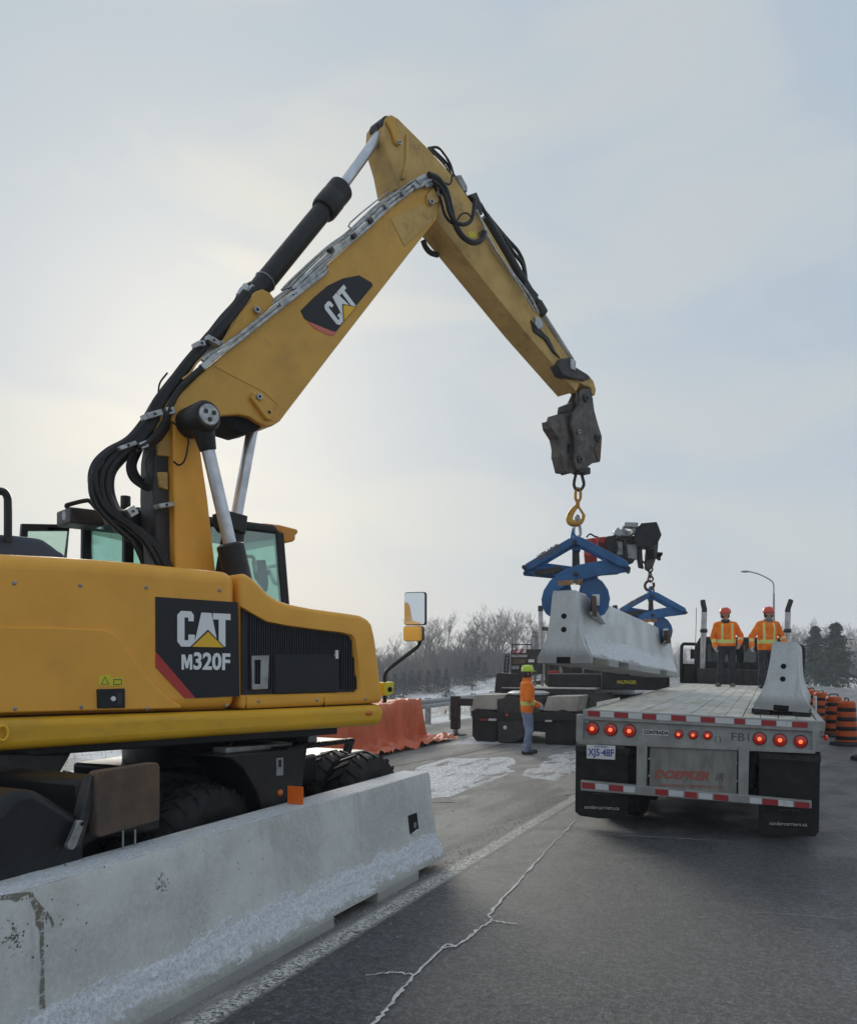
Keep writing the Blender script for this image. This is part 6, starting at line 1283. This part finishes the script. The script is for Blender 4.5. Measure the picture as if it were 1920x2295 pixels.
# ------------------------------------------------------------------ orange tarpaulin over a stack
mb = MB(); nx_, ny_ = 190, 100; s0_, s1_, t0_, t1_ = 11.5, 19.75, -10.8, -7.95
for j in range(ny_ + 1):
    for i in range(nx_ + 1):
        s = s0_ + (s1_ - s0_) * i / nx_; t = t0_ + (t1_ - t0_) * j / ny_
        wob = 0.12 * noise.noise(Vector((s * 1.3, t * 0.6, 2.0))); e = min((s1_ - 0.45 - s) / 0.20, (s - s0_ - 0.3) / 0.2, (t1_ - 0.62 + wob - t) / 0.14, (t - t0_ - 0.5) / 0.14)
        e = max(0.0, min(1.0, e)); e = e * e * (3 - 2 * e)
        folds = noise.fractal(Vector((s * 2.6, t * 2.4, 1.0)), 1.0, 2.0, 4)
        z = 0.012 + e * (1.00 + 0.07 * noise.noise(Vector((s * 0.8, t, 5)))) + folds * (0.06 + 0.07 * (1 - e)) + 0.06 * (1 - e) + 0.05 * abs(noise.noise(Vector((s * 5.5, t * 5.0, 3)))) * (1 - e)
        edge = min(i, nx_ - i, j, ny_ - j)
        sx = 0.10 * noise.noise(Vector((t * 2, s * 2, 7))) * (1 - e)
        hang = (noise.noise(Vector((s * 3.2, 0.0, 9.0))) * 0.09 + noise.noise(Vector((s * 7.5 + t * 2, 0.0, 4.0))) * 0.06) * (1 if 0.02 < e < 0.98 else 0.4)
        mb.v.append(tuple(road_pt(t + hang, s + sx, max(0.008, z))))
mb.f = [(j * (nx_ + 1) + i, j * (nx_ + 1) + i + 1, (j + 1) * (nx_ + 1) + i + 1, (j + 1) * (nx_ + 1) + i) for j in range(ny_) for i in range(nx_)]
tag(mb.build('tarpaulin', 'tarp', smooth=180), 'orange tarpaulin draped over a long stack behind the excavator', 'tarpaulin')

# ------------------------------------------------------------------ traffic drums, posts, guard rails, lamp
def drum(p, label, rot):
    t = thing('traffic_drum', p, label, 'drum', rot, group='orange and black drums along the open lane')
    prof = [(0.24, 0.09), (0.245, 0.12)]
    for k in range(4): z = 0.12 + k * 0.22; prof += [(0.232 - k * 0.011, z + 0.01), (0.226 - k * 0.011, z + 0.20), (0.212 - k * 0.011, z + 0.215)]
    prof += [(0.185, 1.0), (0.16, 1.03), (0.05, 1.04)]
    MB().lathe(prof, n=28).build('body', 'drum_orange', t)
    for k in range(4): z = 0.13 + k * 0.22; MB().lathe([(0.236 - k * 0.011, z), (0.240 - k * 0.011, z + 0.01), (0.236 - k * 0.011, z + 0.085), (0.232 - k * 0.011, z + 0.09)], n=28).build('band', 'black_paint', t)
    MB().lathe([(0.36, 0.006), (0.37, 0.03), (0.34, 0.08), (0.25, 0.095)], n=28).build('rubber_base', 'rubber', t)
    MB().tube(curve([(-0.12, 0, 1.02), (-0.09, 0, 1.09), (0.09, 0, 1.09), (0.12, 0, 1.02)], 5), 0.016, 7).build('handle', 'black_paint', t)
    return t
for px, py, lb_ in ((1950, 1704, 'drum cut off by the right edge of the picture'), (1896, 1670, 'nearest fully visible orange and black striped drum on the right'), (1867, 1650, 'striped drum just behind the nearest visible one'), (1838, 1630, 'striped drum beside the white post near the trailer corner'), (1816, 1620, 'farthest striped drum half hidden behind the loaded barrier'), (1806, 1612, 'small striped drum glimpsed past the deck of the flatbed')):
    drum(ground_at(px, py), lb_, px * 0.7)
for px, py, h, lb_ in ((1855, 1646, 1.02, 'white plastic post between the striped drums'), (1827, 1634, 0.95, 'thin white post left of the striped drums')):
    p = ground_at(px, py); w = thing('delineator_post', p, lb_, 'post'); MB().tube([(0, 0, 0.03), (0, 0, h)], 0.055 if h > 1 else 0.03, 12).build('tube', 'white', w, bevel=0.006); MB().lathe([(0.16, 0.006), (0.17, 0.03), (0.07, 0.07)], n=16).build('base', 'rubber', w)
def guard_rail(t, s0, s1, label, side):
    g_ = thing('guard_rail', road_pt(t, s0), label, 'guard rail', -R(24)); L = s1 - s0
    pr = [(0.0, 0.45), (0.04, 0.49), (0.04, 0.55), (0.0, 0.60), (0.04, 0.65), (0.04, 0.71), (0.0, 0.75), (-0.006, 0.75), (0.033, 0.705), (0.033, 0.655), (-0.007, 0.60), (0.033, 0.545), (0.033, 0.495), (-0.006, 0.45)]
    MB().loft([[(x * side, y, z) for x, z in pr] for y in (0, L)]).build('rail', 'zinc', g_)
    for k in range(int(L / 2) + 1): MB().box(-0.10 * side - 0.08, -0.10 * side + 0.08, k * 2.0, k * 2.0 + 0.12, terrain_z(t, s0) - 0.3, 0.78).build('post', 'steel', g_)
guard_rail(-10.9, 20.6, 70, 'steel guard rail on the left verge behind the tarpaulin', 1)
guard_rail(11.0, 30, 110, 'steel guard rail on the far right verge behind the drums', -1)
lp = sight(1733, 1500, 66.0); lp.z = terrain_z(ROAD.local(lp).x, ROAD.local(lp).y)
sl = thing('street_lamp', lp, 'single tall street lamp with a curved arm rising behind the trailer workers', 'street lamp')
def LPt(px, py): return Vector(sight(px, py, 66.0)) - lp
MB().tube([(0, 0, 0), LPt(1733, 1330)], [0.12, 0.075], 12).build('pole', 'lamp_post', sl)
MB().tube(curve([LPt(1733, 1330), LPt(1732, 1308), LPt(1722, 1298), LPt(1700, 1287), LPt(1678, 1281)], 5), 0.05, 8).build('arm', 'lamp_post', sl)
a = LPt(1670, 1281); MB().ball(a, 0.4, 12, (1.0, 0.4, 0.22)).build('lamp_head', 'lamp_post', sl)
# ------------------------------------------------------------------ people
def person(loc, rotz, label, joints, cloth, helmet, stripes, vest, hair_m=None, look=0.0, beard=False, voxel=0.0105):
    """One continuous body grown from tapered limbs; clothing shows as regions of its skin, the helmet is a child."""
    caps = []                              # (p0, r0, p1, r1, region)
    V = Vector; J = joints
    def cap(a, ra, b_, rb, reg): caps.append((V(a), ra, V(b_), rb, reg))
    hz = 0.93
    for s in (-1, 1):
        cap((s * 0.07, 0, hz), 0.125, (s * 0.085, 0.0, 1.18), 0.125, 'jacket'); cap((s * 0.085, 0, 1.18), 0.13, (s * 0.10, -0.01, 1.40), 0.115, 'jacket')
        cap((s * 0.05, -0.01, 1.42), 0.10, (s * 0.175, -0.005, 1.42), 0.085, 'jacket')
    cap((0, 0.02, 1.0), 0.14, (0, 0.03, 1.33), 0.14, 'jacket'); cap((0, -0.01, 1.44), 0.085, (0, 0.0, 1.52), 0.07, 'jacket'); cap((0, 0.0, 1.50), 0.058, (0, 0.01, 1.58), 0.055, 'skin')
    hd = Matrix.Translation((0, 0.015, 1.56)) @ Matrix.Rotation(look, 4, 'Z')
    def hcap(a, ra, b_, rb, reg='skin'): cap(hd @ V(a), ra, hd @ V(b_), rb, reg)
    hcap((0, -0.02, 0.115), 0.093, (0, 0.02, 0.115), 0.09); hcap((0, 0.035, 0.04), 0.066, (0, 0.045, 0.0), 0.052); hcap((0, 0.098, 0.07), 0.013, (0, 0.118, 0.045), 0.015)
    hcap((-0.03, 0.085, 0.085), 0.016, (0.03, 0.085, 0.085), 0.016); hcap((-0.02, 0.092, 0.01), 0.010, (0.02, 0.092, 0.01), 0.010)
    for s in (-1, 1): hcap((s * 0.09, -0.01, 0.075), 0.02, (s * 0.094, -0.012, 0.10), 0.018)
    for s, L in ((-1, 'L'), (1, 'R')):
        sh, el, wr = V((s * 0.20, -0.005, 1.41)), V(J['elbow' + L]), V(J['wrist' + L])
        cap(sh, 0.082, el, 0.066, 'arm'); cap(el, 0.066, wr, 0.052, 'arm')
        d = (wr - el).normalized(); side = V((s, 0, 0)); side = (side - d * side.dot(d)).normalized(); nn = d.cross(side)
        pm = wr + d * 0.075; cap(wr + d * 0.01, 0.034, pm, 0.030, 'hand'); cap(wr + d * 0.02 + nn * 0.018, 0.026, pm + nn * 0.026, 0.022, 'hand'); cap(wr + d * 0.02 - nn * 0.018, 0.026, pm - nn * 0.026, 0.022, 'hand')
        for k, fl in enumerate((0.058, 0.068, 0.064, 0.05)):
            o = nn * (-0.033 + 0.022 * k); k1 = pm + o + d * fl * 0.6 + side * -0.006 ; k2 = k1 + d * fl * 0.45 - side * 0.028
            cap(pm + o, 0.0115, k1, 0.011, 'hand'); cap(k1, 0.011, k2, 0.0095, 'hand')
        tb0 = wr + d * 0.03 - nn * 0.03; tb1 = tb0 + d * 0.035 - nn * 0.03; cap(tb0, 0.016, tb1, 0.013, 'hand'); cap(tb1, 0.013, tb1 + d * 0.03 - nn * 0.006, 0.011, 'hand')
        hp, kn, an = V((s * 0.095, 0, 0.90)), V(J['knee' + L]), V(J['ankle' + L])
        cap(hp, 0.118, kn, 0.082, 'leg'); cap(kn, 0.082, an, 0.070, 'leg')
        td = V((math.sin(J.get('toe' + L, 0)), math.cos(J.get('toe' + L, 0)), 0))
        cap(an + V((0, 0, -0.0)), 0.062, V((an.x, an.y, 0.05)) - td * 0.03, 0.05, 'boot'); cap(V((an.x, an.y, 0.048)) - td * 0.03, 0.048, V((an.x, an.y, 0.042)) + td * 0.15, 0.042, 'boot')
    ln = J.get('lean', 0.0); bk_ = J.get('bulk', 1.0)
    caps = [(p0 + V((ln * max(0, p0.z - 0.9), 0, 0)), r0 * (bk_ if g_ in ('jacket', 'arm') else 1), p1 + V((ln * max(0, p1.z - 0.9), 0, 0)), r1 * (bk_ if g_ in ('jacket', 'arm') else 1), g_) for p0, r0, p1, r1, g_ in caps]; hd = Matrix.Translation((ln * 0.68, 0, 0)) @ hd
    root = thing('person', loc, label, 'person', rotz)
    mb = MB()
    for p0, r0, p1, r1, reg in caps:
        d = p1 - p0
        if d.length < 1e-4: continue
        n = 10; dn = d.normalized(); pts = []; rs = []
        for k in range(4): a = -math.pi / 2 + k * math.pi / 8; pts.append(p0 + dn * r0 * math.sin(a)); rs.append(max(1e-3, r0 * math.cos(a)))
        for k in range(5): a = k * math.pi / 8; pts.append(p1 + dn * r1 * math.sin(a)); rs.append(max(1e-3, r1 * math.cos(a)))
        mb.tube(pts, rs, n)
    me = mb.mesh('body_rough', 0); tmp = bpy.data.objects.new('body_rough', me)
    rm = tmp.modifiers.new('r', 'REMESH'); rm.mode = 'VOXEL'; rm.voxel_size = voxel
    sm_ = tmp.modifiers.new('s', 'SMOOTH'); sm_.factor = 0.5; sm_.iterations = 3
    body = baked([tmp]); bpy.data.objects.remove(tmp); bpy.data.meshes.remove(me)
    body.name = 'body'; names = [cloth['jacket'], cloth['leg'], cloth['hand'], cloth['boot'], 'skin', 'stripe', 'hair']; body.materials.clear()
    for nm in names: body.materials.append(M[nm])
    # cloth folds
    nrm_ = [v.normal.copy() for v in body.vertices]; co_ = []
    for v, nv in zip(body.vertices, nrm_):
        c = v.co.copy()
        if 0.09 < c.z < 1.46: c += nv * (noise.noise(c * 9.0) * 0.010 + noise.noise(Vector((c.x * 5, c.y * 5, c.z * 16))) * 0.008)
        co_ += [c.x, c.y, c.z]
    body.vertices.foreach_set('co', co_); body.update()
    import numpy as np
    n_p = len(body.polygons); C_ = np.empty(n_p * 3); body.polygons.foreach_get('center', C_); C_ = C_.reshape(-1, 3)
    bq_ = np.full(n_p, 9.0); bk = np.zeros(n_p, int); bt = np.zeros(n_p)
    for k, (p0, r0, p1, r1, reg) in enumerate(caps):
        a0 = np.array(p0); d = np.array(p1) - a0; t = np.clip((C_ - a0) @ d / max(1e-9, d @ d), 0, 1)
        q = np.linalg.norm(C_ - a0 - t[:, None] * d, axis=1) - (r0 + (r1 - r0) * t); m_ = q < bq_
        bq_[m_] = q[m_]; bk[m_] = k; bt[m_] = t[m_]
    code = {'jacket': 0, 'arm': 0, 'leg': 1, 'hand': 2, 'boot': 3, 'skin': 4}; regs = np.array([c[4] for c in caps])[bk]
    idx = np.array([code[c[4]] for c in caps])[bk]; X_, Z_ = C_[:, 0], C_[:, 2]
    tr_ = np.isin(regs, ['jacket', 'leg']) & (Z_ > 0.84) & (Z_ < 1.0); idx[tr_] = np.where(Z_[tr_] > cloth.get('hem', 0.86), 0, 1)
    if stripes:
        jk = regs == 'jacket'; idx[jk & (Z_ > 1.005) & (Z_ < 1.085)] = 5
        if vest: idx[jk & (Z_ > 1.08) & (Z_ < 1.46) & (abs(X_) > 0.085) & (abs(X_) < 0.135)] = 5
        fore = np.array([c[4] == 'arm' and min((c[0] - Vector(J['elbowL'])).length, (c[0] - Vector(J['elbowR'])).length) < 0.06 for c in caps])[bk]
        idx[fore & (bt > 0.30) & (bt < 0.58)] = 5
    idx = idx.tolist()
    body.polygons.foreach_set('material_index', idx); body.polygons.foreach_set('use_smooth', [True] * len(idx))
    bo = bpy.data.objects.new('body', body); COL.objects.link(bo); bo.parent = root
    # helmet, hair, eyes
    hm = MB(hd); n = 24
    prof = [(0.128, 0.135), (0.130, 0.15), (0.126, 0.19), (0.108, 0.235), (0.07, 0.262), (0.02, 0.272)]
    hm.lathe(prof, (0, 0, 0), (0, 0, 1), n); hm.prism([(0.11 * math.cos(t), 0.06 + 0.115 * math.sin(t), 0.137) for t in [k * math.pi / 10 for k in range(11)]], (0, 0, 0.010)); hm.box(-0.012, 0.012, -0.11, 0.11, 0.20, 0.268)
    h_ = hm.build('helmet', helmet, root, bevel=0.004)
    hr = MB(hd); hr.lathe([(0.085, 0.02), (0.101, 0.06), (0.104, 0.135)], (0, -0.016, 0), (0, 0, 1), 18); hr.build('hair', hair_m or 'hair', root)
    ey = MB(hd)
    for s in (-1, 1): ey.ball((s * 0.032, 0.098, 0.068), 0.011, 8)
    ey.build('eyes', 'hair', root)
    if beard: 
        bd = MB(hd); bd.ball((0, 0.06, -0.005), 0.066, 14, (1.0, 0.85, 0.8)); bd.build('beard', 'beard', root)
    if cloth.get('collar'):
        cl_ = MB(); cl_.lathe([(0.088, 1.46), (0.10, 1.50), (0.092, 1.555), (0.075, 1.56)], (ln * 0.6, 0.005, 0), (0, 0, 1), 18); cl_.build('collar', cloth['collar'], root)
    return root
w1 = ground_at(1180, 1690)
person(w1, -R(84), 'worker in a lime helmet, orange hoodie and blue jeans standing on the ground',
       {'elbowL': (-0.27, 0.02, 1.14), 'wristL': (-0.20, 0.24, 1.03), 'elbowR': (0.275, -0.03, 1.14), 'wristR': (0.20, 0.20, 1.00), 'kneeL': (-0.10, 0.06, 0.50), 'ankleL': (-0.10, 0.06, 0.10), 'kneeR': (0.10, 0.04, 0.50), 'ankleR': (0.11, -0.06, 0.10)},
       {'jacket': 'hivis', 'leg': 'denim', 'hand': 'glove', 'boot': 'boot', 'hem': 0.86, 'collar': 'hivis'}, 'helmet_green', True, False).scale = (1.03,) * 3
# lime-yellow back panel of his hoodie
def deck_point(px, Y):
    p = Vector(((px - CX) / FPX * Y, Y, 0)); l = TR.local(p); return TR.M @ Vector((l.x, l.y, DZ + 0.004))
person(deck_point(1624, 19.4), R(180) - R(14), 'worker on the deck with open dark collar, left of the two in orange jackets',
       {'elbowL': (-0.33, -0.06, 1.16), 'wristL': (-0.27, 0.10, 0.98), 'elbowR': (0.29, -0.05, 1.14), 'wristR': (0.26, 0.10, 0.92), 'kneeL': (-0.11, 0.03, 0.49), 'ankleL': (-0.11, 0.0, 0.10), 'kneeR': (0.14, 0.03, 0.49), 'ankleR': (0.17, 0.0, 0.10), 'toeR': 0.4, 'toeL': -0.2, 'lean': 0.05, 'bulk': 1.06},
       {'jacket': 'hivis', 'leg': 'navy_cloth', 'hand': 'glove', 'boot': 'boot_tan', 'hem': 0.94, 'collar': 'navy_cloth'}, 'helmet_red', True, True, look=0.2).scale = (0.99,) * 3
person(deck_point(1713, 19.0), R(180) + R(4), 'bearded worker on the deck resting an arm on the loaded barrier',
       {'elbowL': (-0.33, 0.0, 1.17), 'wristL': (-0.36, 0.12, 1.02), 'elbowR': (0.36, 0.0, 1.15), 'wristR': (0.40, 0.12, 0.93), 'kneeL': (-0.10, 0.03, 0.49), 'ankleL': (-0.10, 0.0, 0.10), 'kneeR': (0.12, 0.05, 0.49), 'ankleR': (0.16, 0.05, 0.10), 'toeR': 0.35, 'lean': -0.06, 'bulk': 1.12},
       {'jacket': 'hivis', 'leg': 'navy_cloth', 'hand': 'glove', 'boot': 'boot', 'hem': 0.86, 'collar': 'beard'}, 'helmet_red', True, True, look=-0.35, beard=True)
# ------------------------------------------------------------------ winter haze
hz = MB().box(-330, 330, -12, 300, -7, 15).build('haze', 'white', smooth=0)
hm = bpy.data.materials.new('haze'); hm.use_nodes = True; hm.node_tree.nodes.clear()
ho = hm.node_tree.nodes.new('ShaderNodeOutputMaterial'); hv = hm.node_tree.nodes.new('ShaderNodeVolumePrincipled')
hv.inputs['Color'].default_value = (0.86, 0.90, 0.96, 1); hv.inputs['Density'].default_value = 0.0010; hv.inputs['Anisotropy'].default_value = 0.3
hm.node_tree.links.new(hv.outputs[0], ho.inputs['Volume']); hz.data.materials.clear(); hz.data.materials.append(hm); M['haze'] = hm
tag(hz, 'thin pale winter haze in the air over the road', 'haze', kind='stuff')
scene.cycles.volume_step_rate = 20; scene.cycles.volume_bounces = 2
bpy.data.scenes.remove(SIDE)
